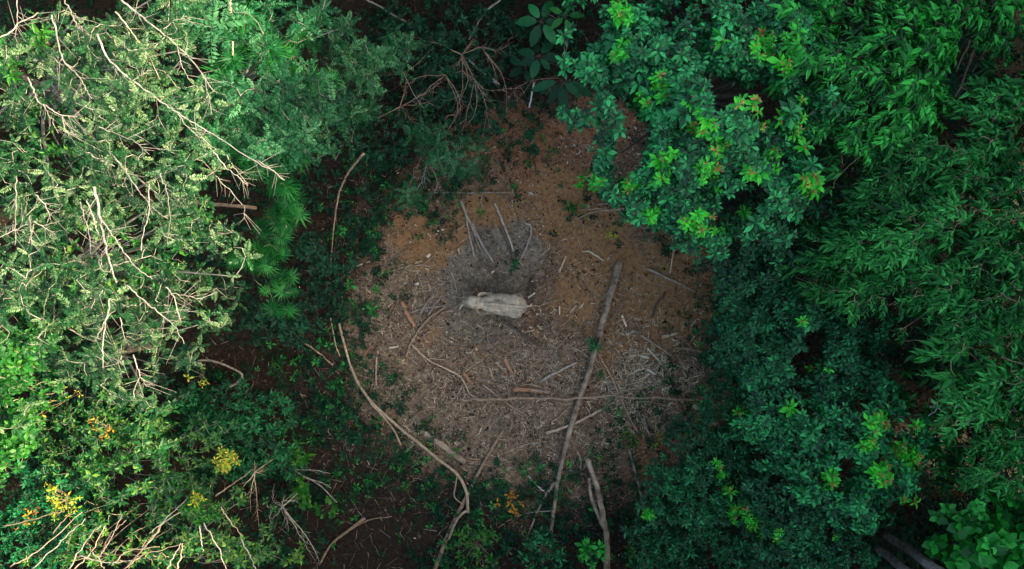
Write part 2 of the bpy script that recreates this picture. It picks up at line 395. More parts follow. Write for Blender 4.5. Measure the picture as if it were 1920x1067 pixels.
def make_tree(name, label, cat, spec_name, lobes, seed, base=None, group=None, dens=1.0, depth=.28, gap=-.75, n_parts=200,
              nb=10, young=None, tr=.16, flush=True, layers=2.0, foliage='foliage', tintb=0.0, bark=None, young_mat='young'):
    rng = np.random.RandomState(seed); sp = SP[spec_name]
    Cs, Os, Rs = [], [], []
    for (lx, ly, lr, lz) in lobes:
        c = P(lx, ly, lz); R = lr / F * (H - lz)
        n = max(6, int(sp['dens'] * dens * math.pi * R * R))
        th = rng.uniform(0, 2 * math.pi, n); u = np.sqrt(rng.uniform(0, 1, n))
        ph = rng.uniform(0, 6.28, 4)
        edge = 1 + .14 * np.sin(3 * th + ph[0]) + .10 * np.sin(5 * th + ph[1]) + .07 * np.sin(9 * th + ph[2])
        x = c[0] + R * u * edge * np.cos(th); y = c[1] + R * u * edge * np.sin(th)
        lay = np.minimum(rng.exponential(.42, n), layers) * min(1.0, lz / 8)
        bump = smooth_noise(x, y, seed + 7, 1.6) * .75 * min(1.0, lz / 8)
        z = lz - depth * R * u ** 2.2 * 1.6 - lay + bump
        z = np.maximum(z, .12 + rng.uniform(0, .4, n))
        keep = smooth_noise(x, y, seed + 31, 1.5) > gap
        p = np.stack([x, y, z], 1)[keep]
        o = np.stack([np.cos(th) * u, np.sin(th) * u, np.full(n, .25)], 1)[keep]
        Cs.append(p); Os.append(o); Rs.append(np.full(len(p), lz))
    C = np.vstack(Cs); O = np.vstack(Os); top = np.concatenate(Rs)
    mp = np.mean([l[:2] for l in lobes], axis=0)
    b = P(mp[0], mp[1], 0) * .86 + np.array([*P(mp[0], mp[1], np.mean([l[3] for l in lobes]))[:2], 0]) * .14     # trunks lean out over the clearing, towards the light
    root = thing(name, label, cat, b, group)
    zt = max(l[3] for l in lobes)
    # trunk
    bm = M[bark or sp['bark']]
    cx, cy = np.mean(C[:, 0]), np.mean(C[:, 1])
    tt = np.array([b[0] * .55 + cx * .45, b[1] * .55 + cy * .45, zt * .62])
    trunk = np.array([b, b * .8 + tt * .2 + np.array([rng.normal(0, .12), rng.normal(0, .12), 0]) * 1, tt])
    trunk[1, 2] = zt * .3
    part('trunk', tube_mesh('trunk', trunk, tr * zt / 10, tr * .55 * zt / 10, b, sides=8, n=10, rng=rng), bm, root)
    # limbs, one mesh each
    nodes = [tt]; tz = trunk
    order = rng.permutation(len(C)); ends = []
    for i in order:
        if all(np.linalg.norm((C[i] - e)[:2]) > 1.15 * max(.5, zt / 14) for e in ends): ends.append(C[i])
        if len(ends) >= nb: break
    for e in ends:
        e = e - np.array([0, 0, .25 * min(1, zt / 6)])
        f = rng.uniform(.55, 1.0); s = catmull(trunk, 21)[int(20 * f)]
        mid = s * .5 + e * .5 + rng.normal(0, .22, 3) * min(1, zt / 8); mid[2] += .15 * np.linalg.norm(e - s) * .5
        V, T = tube_arrays([s, mid, e], tr * .32 * zt / 10, .012, sides=6, n=10, rng=rng)
        part('branch', mesh_from('branch', V - b, T, smooth=True), bm, root)
        nodes += list(catmull([s, mid, e], 9)[2:])
    nodes = np.array(nodes)
    # twigs to every cluster
    dmin = np.full(len(C), 1e9); par = np.zeros((len(C), 3)); todo = np.ones(len(C), bool); St = []
    for q in nodes:
        dd = np.linalg.norm(C - q, axis=1); m_ = dd < dmin; dmin[m_] = dd[m_]; par[m_] = q
    for _ in range(len(C)):
        i = int(np.argmin(np.where(todo, dmin, 1e9))); todo[i] = False; St.append(par[i].copy())
        dd = np.linalg.norm(C - C[i], axis=1) * 1.05; m_ = (dd < dmin) & todo; dmin[m_] = dd[m_]; par[m_] = C[i]
        if _ == 0: En = []
        En.append(C[i])
    St = np.array(St); En = np.array(En)
    mids = (St + En) / 2 + rng.normal(0, .06, C.shape)
    V1, T1 = prisms(St, mids, .012, .010); V2, T2 = prisms(mids, En, .010, .006)
    V, T = join([(V1, T1), (V2, T2)])
    part('twigs', mesh_from('twigs', V - b, T), bm, root, kind='stuff')
    # leaves
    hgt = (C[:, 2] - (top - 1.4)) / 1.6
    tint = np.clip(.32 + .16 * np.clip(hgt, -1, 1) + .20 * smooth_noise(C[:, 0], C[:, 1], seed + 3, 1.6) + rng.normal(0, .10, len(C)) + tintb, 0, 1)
    yo = np.zeros(len(C), bool)
    if young is not None:
        if isinstance(young, float):
            yo = (rng.uniform(0, 1, len(C)) < young) & (hgt > .45) & (smooth_noise(C[:, 0], C[:, 1], seed + 77, .9) > -.1)
        else:
            cp = to_px(C)
            for (yx, yy, yr) in young:
                yo |= (np.hypot(cp[:, 0] - yx, cp[:, 1] - yy) < yr) & (hgt > -.1)
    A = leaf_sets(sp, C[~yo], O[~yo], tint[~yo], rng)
    ny = int(yo.sum()); share = n_parts
    if ny:
        sy = dict(sp); sy['n'] = 9; sy['L'] = (sp['L'][0] * .85, sp['L'][1] * 1.0)
        Cy = C[yo] + np.array([0, 0, .22]); Ay = leaf_sets(sy, Cy, O[yo], np.full(ny, .4), rng)
        share = min(n_parts // 2, ny * 9)
        emit_leaves(sy, Ay, M[young_mat], root, b, share, sp['pname'], 'young_' + foliage, rng)
        if flush:
            fl = rng.uniform(0, 1, ny) < .5
            if fl.any():
                sf = dict(sp); sf.update(n=6, L=(.09, .17), el=(20, 75), tpl='obovate', arr='rosette', asp=.38)
                Af = leaf_sets(sf, Cy[fl] + np.array([0, 0, .06]), O[yo][fl], np.full(int(fl.sum()), .4), rng)
                emit_leaves(sf, Af, M['flush'], root, b, 0, 'leaf', 'leaf_flush', rng)
        share = n_parts - share
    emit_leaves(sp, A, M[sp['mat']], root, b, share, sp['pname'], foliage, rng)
    return root

# ------------------------------------------------------------------ ground
def blob(px, py, lst, wx, wy):
    qx, qy = px / 60.0, py / 60.0
    px = px + 36 * smooth_noise(qx, qy, 51, 1.2) + 9 * smooth_noise(qx, qy, 53, 4.5)
    py = py + 36 * smooth_noise(qx, qy, 52, 1.2) + 9 * smooth_noise(qx, qy, 54, 4.5)
    v = 0
    for (x, y, r, a) in lst:
        v = v + a * np.exp(-((px - x) ** 2 + (py - y) ** 2) / (r * r))
    return v

ORANGE = [(830, 455, 60, .9), (790, 500, 45, .9), (930, 400, 55, .8), (1080, 380, 60, .55), (1050, 330, 60, .5), (1065, 550, 30, .9), (1015, 610, 25, .7),
          (1240, 560, 75, 1.0), (1180, 610, 60, .9), (1290, 590, 50, .9), (1120, 450, 60, .6), (1160, 560, 40, .9), (1040, 440, 45, .7), (1210, 650, 50, .8),
          (800, 620, 30, .7), (905, 660, 25, .6), (1100, 500, 50, .6), (770, 470, 40, .7), (1250, 500, 45, .8), (1020, 370, 50, .5), (1120, 560, 50, .7), (1100, 420, 60, .6), (860, 420, 50, .6)]
REDDISH = [(1110, 240, 70, .9), (1030, 270, 60, .7), (960, 260, 60, .6), (1290, 450, 60, .7), (1310, 520, 60, .9), (1270, 830, 60, .7), (1000, 340, 60, .6),
           (1290, 780, 50, .5), (1330, 660, 40, .5), (880, 250, 50, .5)]
GREY = [(880, 500, 50, .8), (955, 530, 60, .75), (850, 545, 50, .7), (930, 605, 60, .7), (975, 450, 40, .55), (890, 600, 45, .7), (965, 410, 30, .4), (1010, 500, 35, .4), (1075, 600, 30, .3)]
MAUVE = [(740, 580, 80, .8), (850, 700, 120, .8), (960, 690, 90, .7), (830, 790, 80, .8), (980, 780, 100, .7), (1080, 690, 70, .5), (700, 540, 60, .7), (1000, 840, 60, .6),
         (720, 700, 60, .5), (1200, 700, 60, .6)]
WET_AND_SHADOW = [(930, 528, 62, .45), (975, 600, 22, .7), (870, 535, 40, .35), (1000, 560, 22, .6), (900, 470, 20, .5), (930, 640, 24, .5), (760, 690, 34, .6), (1010, 640, 24, .5), (1170, 545, 22, .5), (1190, 660, 26, .6), (1150, 720, 30, .6), (1100, 860, 40, .8)]  # damp mud patches; those beside the elephant paint its contact shadow
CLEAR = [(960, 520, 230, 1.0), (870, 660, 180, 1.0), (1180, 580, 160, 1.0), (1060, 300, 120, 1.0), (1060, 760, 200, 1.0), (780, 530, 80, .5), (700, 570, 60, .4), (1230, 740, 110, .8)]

def ground_height(x, y):
    px = 960 + x / H * F; py = 533.5 - y / H * F
    c = np.clip(blob(px, py, CLEAR, 0, 0), 0, 1)
    g = np.clip(blob(px, py, GREY, 0, 0), 0, 1)
    h = .10 * smooth_noise(x, y, 3, .5) + .05 * smooth_noise(x, y, 4, 1.7)
    h = h + (.035 + .03 * g) * smooth_noise(x, y, 5, 6.0) + .02 * smooth_noise(x, y, 6, 13.0)
    ex, ey = P(930, 572, 0)[:2]
    rr = np.hypot(x - ex, y - ey); th = np.arctan2(y - ey, x - ex)
    h = h + .06 * np.exp(-((rr - 2.0) / 1.1) ** 2) * np.sin(th * 26 + 3 * np.sin(rr * 2.1) + 2 * smooth_noise(x, y, 8, 2.0)) - .06 * np.exp(-(rr / 2.2) ** 2)
    return h * (.35 + .65 * c)

def gh(x, y): return float(ground_height(np.array([x]), np.array([y]))[0])

def build_ground():
    fine = np.arange(-13.0, 14.0, .075)
    out = np.array([.6, 1.4, 2.6, 4.2, 6.5, 9.5, 14, 22, 40, 80, 160])
    gx = np.concatenate([(fine[0] - out)[::-1], fine, fine[-1] + out])
    fy = np.arange(-14.8, 10.5, .075)
    gy = np.concatenate([(fy[0] - out)[::-1], fy, fy[-1] + out])
    X, Y = np.meshgrid(gx, gy); x = X.ravel(); y = Y.ravel()
    z = ground_height(x, y)
    far = np.clip((np.hypot(x, y) - 25) / 30, 0, 1); z = z * (1 - far)
    nx, ny = len(gx), len(gy)
    i = np.arange((ny - 1) * (nx - 1)); r = i // (nx - 1); c = i % (nx - 1); a = r * nx + c
    Q = np.stack([a, a + 1, a + nx + 1, a + nx], 1)
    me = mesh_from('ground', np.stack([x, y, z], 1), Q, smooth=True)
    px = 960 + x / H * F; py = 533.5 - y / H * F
    for nm, lst in (('orange', ORANGE), ('reddish', REDDISH), ('grey', GREY), ('mauve', MAUVE), ('clear', CLEAR), ('wet_and_shadow', WET_AND_SHADOW)):
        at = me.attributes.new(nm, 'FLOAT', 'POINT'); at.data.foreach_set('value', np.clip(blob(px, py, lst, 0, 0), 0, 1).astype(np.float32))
    m, n, l, b, o = nt('forest_soil')
    tc = n.new('ShaderNodeTexCoord')
    def noise(sc, det=8, ro=.65):
        k = n.new('ShaderNodeTexNoise'); k.inputs['Scale'].default_value = sc; k.inputs['Detail'].default_value = det; k.inputs['Roughness'].default_value = ro
        l.new(tc.outputs['Object'], k.inputs['Vector']); return k.outputs[0]
    def mix(f, a, bb):
        k = n.new('ShaderNodeMix'); k.data_type = 'RGBA'
        l.new(f, k.inputs[0])
        for s, v in ((6, a), (7, bb)):
            if isinstance(v, tuple): k.inputs[s].default_value = (*v, 1)
            else: l.new(v, k.inputs[s])
        return k.outputs[2]
    def mask(name, nz, lo=.42, hi=.62, w=.9):
        at = n.new('ShaderNodeAttribute'); at.attribute_name = name
        ad = n.new('ShaderNodeMath'); ad.operation = 'MULTIPLY_ADD'; l.new(nz, ad.inputs[0]); ad.inputs[1].default_value = w
        l.new(at.outputs['Fac'], ad.inputs[2])
        mr = n.new('ShaderNodeMapRange'); mr.inputs[1].default_value = lo + w * .5; mr.inputs[2].default_value = hi + w * .5
        l.new(ad.outputs[0], mr.inputs[0]); return mr.outputs[0]
    n1, n2, n5, n4 = noise(1.1, 10, .75), noise(1.7, 10, .78), noise(4.5, 12, .85), noise(14, 6, .8)
    def ramp(src, lo, hi):
        k = n.new('ShaderNodeMapRange'); k.inputs[1].default_value = lo; k.inputs[2].default_value = hi; l.new(src, k.inputs[0]); return k.outputs[0]
    n5 = ramp(n5, .36, .66); n3 = n5
    base = mix(n5, (.010, .007, .005), (.055, .036, .025))  # soil under the trees near black: shade there is put into the colour
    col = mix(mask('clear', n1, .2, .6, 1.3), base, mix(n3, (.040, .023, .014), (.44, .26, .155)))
    col = mix(mask('mauve', n2, .3, .6, 1.8), col, mix(n3, (.035, .023, .014), (.52, .355, .24)))
    col = mix(mask('reddish', n1, .35, .6, 1.8), col, mix(n3, (.12, .045, .020), (.56, .255, .125)))
    col = mix(mask('orange', n2, .38, .62, 1.8), col, mix(n3, (.17, .080, .032), (.52, .28, .135)))
    col = mix(mask('grey', n1, .35, .62, 1.8), col, mix(n3, (.060, .045, .032), (.44, .345, .255)))
    col = mix(mask('wet_and_shadow', n2, .35, .7, 1.2), col, mix(n3, (.030, .022, .016), (.12, .092, .068)))
    l.new(col, b.inputs['Base Color']); b.inputs['Roughness'].default_value = .9; b.inputs['Specular IOR Level'].default_value = .2
    bp = n.new('ShaderNodeBump'); bp.inputs['Strength'].default_value = .8; bp.inputs['Distance'].default_value = .06
    l.new(n3, bp.inputs['Height']); l.new(bp.outputs[0], b.inputs['Normal'])
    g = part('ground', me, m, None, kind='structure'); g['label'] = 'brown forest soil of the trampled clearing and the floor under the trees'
build_ground()

# ------------------------------------------------------------------ loose litter (nobody could count it)
def ground_scatter(n, rng, dens_fn, x0=-14, x1=14, y0=-15, y1=11):
    x = rng.uniform(x0, x1, n * 4); y = rng.uniform(y0, y1, n * 4)
    d = dens_fn(960 + x / H * F, 533.5 - y / H * F, x, y)
    k = rng.uniform(0, 1, n * 4) < d
    x, y = x[k][:n], y[k][:n]
    return np.stack([x, y, ground_height(x, y)], 1)

def flat_cloud(name, tname, pts, rng, L, asp, mat, tint, lift=.02, tilt=.25, label=None, cat='leaf litter'):
    n = len(pts)
    a = rng.uniform(0, 2 * math.pi, n)
    D = nrm(np.stack([np.cos(a), np.sin(a), rng.normal(0, tilt, n)], 1)); U = nrm(np.array([0, 0, 1.]) + rng.normal(0, tilt, (n, 3)))
    Ls = rng.uniform(L[0], L[1], n) * np.exp(rng.normal(0, .25, n))
    V, T, t = cloud(TPL[tname][0], pts + np.array([0, 0, 1.]) * rng.uniform(.005, lift, (n, 1)), D, U, Ls, Ls * asp * rng.uniform(.7, 1.3, n), np.clip(tint + rng.normal(0, .30, n), 0, 1))
    single(name, mesh_from(name, V, T, tint=t, solo=0.0), M[mat], label, cat, kind='stuff')

rng = np.random.RandomState(11)
clear_w = lambda px, py, x, y: np.clip(blob(px, py, CLEAR, 0, 0), 0, 1)
soft = lambda px, py, x, y: np.clip(blob(px, py, CLEAR, 0, 0), 0, 1) * (1 - .75 * np.clip(blob(px, py, GREY, 0, 0) + .7 * blob(px, py, ORANGE, 0, 0), 0, 1)) * np.clip(.42 + .75 * smooth_noise(x, y, 21, 1.9), .05, 1)
low = lambda px, py, x, y: np.clip(blob(px, py, MAUVE + [(1220, 690, 110, 1.0), (1230, 770, 70, .7), (1130, 800, 80, .7), (1060, 480, 60, .4), (1050, 620, 60, .6)], 0, 0), 0, 1) * np.clip(.45 + .75 * smooth_noise(x, y, 22, 2.2), .05, 1)
flat_cloud('leaf_litter', 'diamond', ground_scatter(30000, rng, soft), rng, (.06, .17), .40, 'litter', .40, .04,
           label='brown and grey dead leaves strewn thinly over the soil of the clearing')
flat_cloud('dark_debris', 'diamond', ground_scatter(11000, rng, lambda px, py, x, y: soft(px, py, x, y) ** 1.5 + .05), rng, (.03, .17), .36, 'darklit', .5, .05,
           label='dark rotting leaves and bark fragments in loose drifts over the clearing soil')
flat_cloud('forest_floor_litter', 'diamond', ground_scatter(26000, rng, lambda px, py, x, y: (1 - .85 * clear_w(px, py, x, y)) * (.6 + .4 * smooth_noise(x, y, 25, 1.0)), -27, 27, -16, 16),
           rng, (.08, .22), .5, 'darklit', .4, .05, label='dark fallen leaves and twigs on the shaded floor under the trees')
pts = ground_scatter(20000, rng, low); n_ = len(pts)
a_ = rng.uniform(0, 6.28, n_); L_ = rng.uniform(.10, .42, n_)
dv = np.stack([np.cos(a_), np.sin(a_), rng.normal(0, .08, n_)], 1) * L_[:, None]
V, T = prisms(pts + np.array([0, 0, .03]), pts + dv + np.array([0, 0, .035]), rng.uniform(.008, .026, n_), .008)
single('fodder_shreds', mesh_from('fodder_shreds', V, T, tint=np.repeat(np.clip(rng.normal(.45, .32, n_), 0, 1), 6), solo=0.0), M['shred'],
       'pale and brown shredded stalks scattered over the lower half of the clearing', 'plant debris', kind='stuff')
pts = ground_scatter(4500, rng, lambda px, py, x, y: .35 + .65 * soft(px, py, x, y), -20, 20, -15, 14); n_ = len(pts)
a_ = rng.uniform(0, 6.28, n_); L_ = rng.uniform(.2, .9, n_)
dv = np.stack([np.cos(a_), np.sin(a_), rng.normal(0, .10, n_)], 1) * L_[:, None]
V, T = prisms(pts + np.array([0, 0, .03]), pts + dv + np.array([0, 0, .05]), rng.uniform(.006, .014, n_), .005)
single('fallen_twigs', mesh_from('fallen_twigs', V, T, tint=np.repeat(np.clip(rng.normal(.5, .25, n_), 0, 1), 6), solo=0.0), M['litter'],
       'thin brown fallen twigs lying all over the forest floor', 'twigs', kind='stuff')

# ground cover: low seedlings and creepers
GREENP = [(700, 400, 45, .7), (690, 460, 40, .5), (640, 560, 60, .8), (650, 650, 45, .7), (700, 640, 25, .4), (650, 780, 70, .6), (730, 830, 50, .7), (690, 880, 40, .5), (760, 770, 30, .3),
          (900, 980, 60, .6), (980, 900, 60, .45), (1000, 980, 80, .7), (820, 900, 50, .3), (1120, 700, 35, .35), (1190, 820, 50, .5), (1080, 930, 60, .7), (900, 1040, 60, .8), (1180, 960, 50, .5),
          (1140, 370, 45, .5), (1160, 410, 50, .5), (1080, 390, 30, .3), (1010, 290, 25, .3), (870, 330, 40, .4), (830, 400, 30, .3), (1330, 560, 40, .4), (1370, 640, 60, 1), (1360, 720, 50, .8),
          (1290, 700, 40, .5), (980, 240, 50, .7), (1030, 430, 30, .2), (960, 500, 18, .25), (1260, 780, 40, .3), (1330, 800, 40, .5), (1360, 850, 60, .8), (600, 700, 50, .3), (680, 340, 60, .5), (760, 330, 60, .7)]
def cover(px, py, x, y):
    c = np.clip(blob(px, py, CLEAR, 0, 0), 0, 1)
    brown = np.clip(blob(px, py, [(680, 950, 90, 1), (740, 900, 60, .7), (470, 670, 70, .9), (430, 700, 50, .8), (1200, 900, 60, .8), (700, 1040, 80, .9), (660, 230, 80, .5), (640, 300, 60, .6)], 0, 0), 0, 1)
    return np.clip((1 - c) ** 1.5 * .75 * (1 - brown) + np.clip(blob(px, py, GREENP, 0, 0), 0, 1) * .55, 0, 1) * (.5 + .5 * smooth_noise(x, y, 41, 1.3))
pts = ground_scatter(9000, rng, cover, -26, 26, -15.5, 15.5)
pts[:, 2] += rng.uniform(.08, .5, len(pts))
sp = dict(tpl='diamond', arr='rosette', n=8, L=(.12, .26), asp=.5, el=(0, 50), tj=.2, spread=1.5)
A = leaf_sets(sp, pts, np.zeros_like(pts), np.clip(rng.normal(.42, .22, len(pts)), 0, 1), rng)
V, T, t = cloud(TPL['diamond'][0], A['P'], A['D'], A['U'], A['L'], A['W'], A['t'])
single('ground_cover', mesh_from('ground_cover', V, T, tint=t, solo=0.0), M['dark'], 'low dark green seedlings and creepers covering the forest floor around the clearing', 'ground cover', kind='stuff')

RIM = [(745, 600, 30, .6), (770, 780, 35, .6), (820, 850, 35, .6), (900, 900, 40, .6), (1010, 880, 35, .6), (1150, 860, 45, .7), (1290, 620, 25, .6), (1270, 720, 30, .5), (800, 370, 35, .6), (1110, 330, 30, .5), (1230, 440, 35, .6), (450, 720, 60, .5), (700, 960, 60, .5), (640, 930, 50, .6), (690, 460, 40, .6), (690, 720, 50, .5), (720, 400, 45, .6), (660, 420, 60, .9), (640, 500, 60, .9), (650, 600, 50, .8), (620, 680, 60, .9), (640, 760, 70, 1), (720, 850, 70, 1), (760, 900, 60, .8), (560, 760, 80, .9), (540, 700, 50, .6), (860, 950, 70, .9), (980, 950, 90, 1), (1080, 960, 70, .9), (800, 1000, 50, .6),
       (1190, 890, 60, .7), (1350, 640, 50, .9), (1340, 760, 50, .8), (1310, 840, 60, .9), (1340, 560, 35, .6), (1150, 400, 50, .5), (860, 370, 50, .5), (780, 340, 60, .8), (980, 250, 60, .7), (900, 280, 50, .5), (700, 300, 70, .9), (1200, 770, 40, .4), (700, 330, 60, .8), (610, 880, 60, .5), (560, 1000, 60, .6), (640, 360, 50, .8)]
pts = ground_scatter(2400, rng, lambda px, py, x, y: np.clip(blob(px, py, RIM, 0, 0), 0, 1) * np.clip(.45 + .7 * smooth_noise(x, y, 61, 2.0), 0, 1), -16, 14, -15, 11)
pts[:, 2] += rng.uniform(.1, .55, len(pts))
for nm, k0, tn, LL, ap, mt, lb in (('rim_ferns', 0, 'smallfrond', (.20, .40), 1.0, 'dark', 'low dark green ferns in ragged patches around the rim of the clearing'), ('rim_seedlings', 1, 'obovate', (.12, .26), .45, 'small', 'low broad leaved green seedlings scattered around the rim of the clearing')):
    q = pts[k0::2]; sp = dict(tpl=tn, arr='rosette', n=6, L=LL, asp=ap, el=(0, 45), tj=.25)
    A = leaf_sets(sp, q, np.zeros_like(q), np.clip(rng.normal(.45, .25, len(q)), 0, 1), rng)
    V, T, t = cloud(TPL[tn][0], A['P'], A['D'], A['U'], A['L'], A['W'], A['t'])
    single(nm, mesh_from(nm, V, T, tint=t, solo=0.0), M[mt], lb, 'ground cover', kind='stuff')
# fine tangled creeper stems on the floor
A_, B_ = [], []
st = ground_scatter(520, rng, lambda px, py, x, y: np.clip(blob(px, py, RIM, 0, 0) + .25 * blob(px, py, MAUVE, 0, 0), 0, 1), -16, 14, -15, 11)
for p in st:
    a = rng.uniform(0, 6.28); q = p + np.array([0, 0, .08])
    for k in range(rng.randint(4, 9)):
        a += rng.normal(0, .55); w_ = q + np.array([math.cos(a), math.sin(a), rng.uniform(-.15, .15)]) * rng.uniform(.12, .26); w_[2] = max(w_[2], .04)
        A_.append(q); B_.append(w_); q = w_
V, T = prisms(np.array(A_), np.array(B_), .011, .009)
single('tangled_stems', mesh_from('tangled_stems', V, T, tint=np.repeat(np.clip(rng.normal(.5, .25, len(A_)), 0, 1), 6), solo=0.0), M['litter'], 'thin tangled brown stems and creepers lying over the litter at the rim of the clearing', 'twigs', kind='stuff')
pts = ground_scatter(1500, rng, lambda px, py, x, y: np.clip(blob(px, py, [(1225, 690, 60, 1), (1180, 720, 50, .7), (1260, 720, 40, .7), (1190, 790, 40, .6)], 0, 0), 0, 1), 3, 12, -10, -1); n_ = len(pts)
a_ = rng.uniform(0, 6.28, n_); L_ = rng.uniform(.12, .45, n_); dv = np.stack([np.cos(a_), np.sin(a_), rng.normal(0, .1, n_)], 1) * L_[:, None]
V, T = prisms(pts + np.array([0, 0, .04]), pts + dv + np.array([0, 0, .05]), rng.uniform(.012, .034, n_), .010)
single('yellow_shreds', mesh_from('yellow_shreds', V, T, tint=np.repeat(np.clip(rng.normal(.75, .28, n_), 0, 1), 6), solo=0.0), M['shred'], 'dense cream splinters and peelings heaped right of the long brown log', 'plant debris', kind='stuff')

# ------------------------------------------------------------------ the elephant
def build_elephant():
    rng = np.random.RandomState(5)
    prim = []   # ellipsoids (centre, radii) and capsule chains
    E = lambda c, r: prim.append((np.array(c, float), np.array(r, float)))
    E((.25, 0, 1.36), (.98, .56, .62)); E((.55, 0, 1.46), (.70, .56, .64)); E((-.25, 0, 1.46), (.62, .50, .60)); E((.84, 0, 1.46), (.52, .60, .66)); E((1.20, .02, 1.46), (.30, .36, .54)); E((-.40, 0, 1.44), (.52, .43, .62)); E((.1, 0, 1.70), (1.0, .27, .46)); E((.84, .33, 1.74), (.36, .25, .24)); E((.88, -.37, 1.74), (.34, .27, .24)); E((-.46, .22, 1.78), (.32, .18, .22)); E((-.46, -.22, 1.78), (.32, .18, .22))
    E((-.98, 0, 1.70), (.40, .33, .40)); E((-1.24, 0, 1.68), (.38, .33, .42)); E((-1.22, .14, 1.94), (.23, .16, .18)); E((-1.22, -.14, 1.94), (.23, .16, .18))
    def chain(pts, radii, step=.35):
        pts = np.array(pts, float); 
        for i in range(len(pts) - 1):
            d = np.linalg.norm(pts[i + 1] - pts[i]); k = max(2, int(d / (step * min(radii[i], radii[i + 1]))))
            for j in range(k + 1):
                t = j / k; r = radii[i] * (1 - t) + radii[i + 1] * t
                E(pts[i] * (1 - t) + pts[i + 1] * t, (r, r, r))
    chain([(-.55, 0, 2.06), (0, .02, 2.20), (.6, -.02, 2.22), (1.15, 0, 2.04), (1.38, 0, 1.74)], [.09, .085, .085, .085, .09], .5)      # spine ridge
    chain([(-.7, 0, 1.66), (-1.0, 0, 1.68)], [.34, .31])
    chain([(-1.42, 0, 1.58), (-1.60, .01, 1.30), (-1.66, .02, .9), (-1.66, -.02, .5), (-1.72, -.12, .22), (-1.86, -.28, .12), (-1.92, -.42, .22)], [.20, .17, .135, .11, .09, .075, .06])
    for s in (-1, 1):
        chain([(-.42, s * .30, 1.3), (-.45, s * .33, .75), (-.42 - .08 * s, s * .33, .30), (-.44 - .08 * s, s * .33, .13)], [.27, .20, .165, .18])
        chain([(.95, s * .32, 1.25), (.84, s * .36, .75), (.98 + .06 * s, s * .36, .32), (.93 + .06 * s, s * .36, .13)], [.33, .23, .155, .175])
        E((.86, s * .34, 1.38), (.40, .26, .50)); E((-1.30, s * .20, 1.42), (.18, .12, .16))
    chain([(1.36, 0, 1.80), (1.60, .04, 1.76), (1.88, .09, 1.68), (2.06, .04, 1.56), (2.14, -.12, 1.40), (2.18, -.32, 1.15)], [.075, .058, .048, .044, .040, .034], .8)
    import bmesh
    bm = bmesh.new()
    for c, r in prim:
        seg = 20 if r.max() > .25 else 10
        bmesh.ops.create_uvsphere(bm, u_segments=seg, v_segments=seg // 2 + 2, radius=1.0, matrix=Matrix.Translation(Vector(c)) @ Matrix.Diagonal((r[0], r[1], r[2], 1)))
    me = bpy.data.meshes.new('elephant_raw'); bm.to_mesh(me); bm.free()
    tmp = bpy.data.objects.new('raw', me); COL.objects.link(tmp)
    rm = tmp.modifiers.new('r', 'REMESH'); rm.mode = 'VOXEL'; rm.voxel_size = .026; rm.use_smooth_shade = True
    sm = tmp.modifiers.new('s', 'SMOOTH'); sm.iterations = 26; sm.factor = .5
    dg = bpy.context.evaluated_depsgraph_get(); dg.update()
    body = bpy.data.meshes.new_from_object(tmp.evaluated_get(dg)); bpy.data.objects.remove(tmp)
    n = len(body.vertices); co = np.zeros(n * 3, np.float32); body.vertices.foreach_get('co', co); co = co.reshape(-1, 3)
    no = np.zeros(n * 3, np.float32); body.vertices.foreach_get('normal', no); no = no.reshape(-1, 3)
    big = (np.abs(co[:, 0]) < 1.4)
    # hollows behind the shoulder and before the hip, ribs, loose skin
    d = -.012 * np.exp(-((co[:, 0] - .62) ** 2 / .03 + (np.abs(co[:, 1]) - .40) ** 2 / .05)) - .02 * np.exp(-((co[:, 0] + .72) ** 2 / .02)) * (co[:, 2] > 1.2)
    d = d + .018 * smooth_noise(co[:, 0] * 1.5, co[:, 1] * 3 + co[:, 2] * 2, 3, 5.0) * big + .006 * smooth_noise(co[:, 0] * 3, co[:, 1] * 3 + co[:, 2] * 4, 9, 8.0)
    co = co + no * d[:, None]; body.vertices.foreach_set('co', co.ravel().astype(np.float32)); body.update()
    body.name = 'elephant_body'
    m, nn, l, b, o = nt('dusty_elephant_skin')
    tc = nn.new('ShaderNodeTexCoord')
    k = nn.new('ShaderNodeTexNoise'); k.inputs['Scale'].default_value = 2.6; k.inputs['Detail'].default_value = 10; k.inputs['Roughness'].default_value = .7; l.new(tc.outputs['Object'], k.inputs['Vector'])
    r = nn.new('ShaderNodeValToRGB'); cr = r.color_ramp
    cr.elements[0].position = .36; cr.elements[0].color = (.22, .18, .13, 1); cr.elements[1].position = .62; cr.elements[1].color = (.74, .64, .50, 1)
    e = cr.elements.new(.48); e.color = (.46, .385, .29, 1); e = cr.elements.new(.58); e.color = (.55, .42, .30, 1)
    l.new(k.outputs[0], r.inputs[0]); l.new(r.outputs[0], b.inputs['Base Color']); b.inputs['Roughness'].default_value = .85
    v = nn.new('ShaderNodeTexVoronoi'); v.feature = 'DISTANCE_TO_EDGE'; v.inputs['Scale'].default_value = 16; l.new(tc.outputs['Object'], v.inputs['Vector'])
    bp = nn.new('ShaderNodeBump'); bp.inputs['Strength'].default_value = 1.0; bp.inputs['Distance'].default_value = .05
    l.new(v.outputs[0], bp.inputs['Height']); l.new(bp.outputs[0], b.inputs['Normal'])
    c = P(932, 571, 2.0)
    root = thing('elephant', 'pale dusty elephant standing in the middle of the clearing, head to the left', 'elephant', (c[0], c[1], gh(c[0], c[1]) + .0))
    root.rotation_euler = (0, 0, math.radians(-4.5))
    part('body', body, m, root)
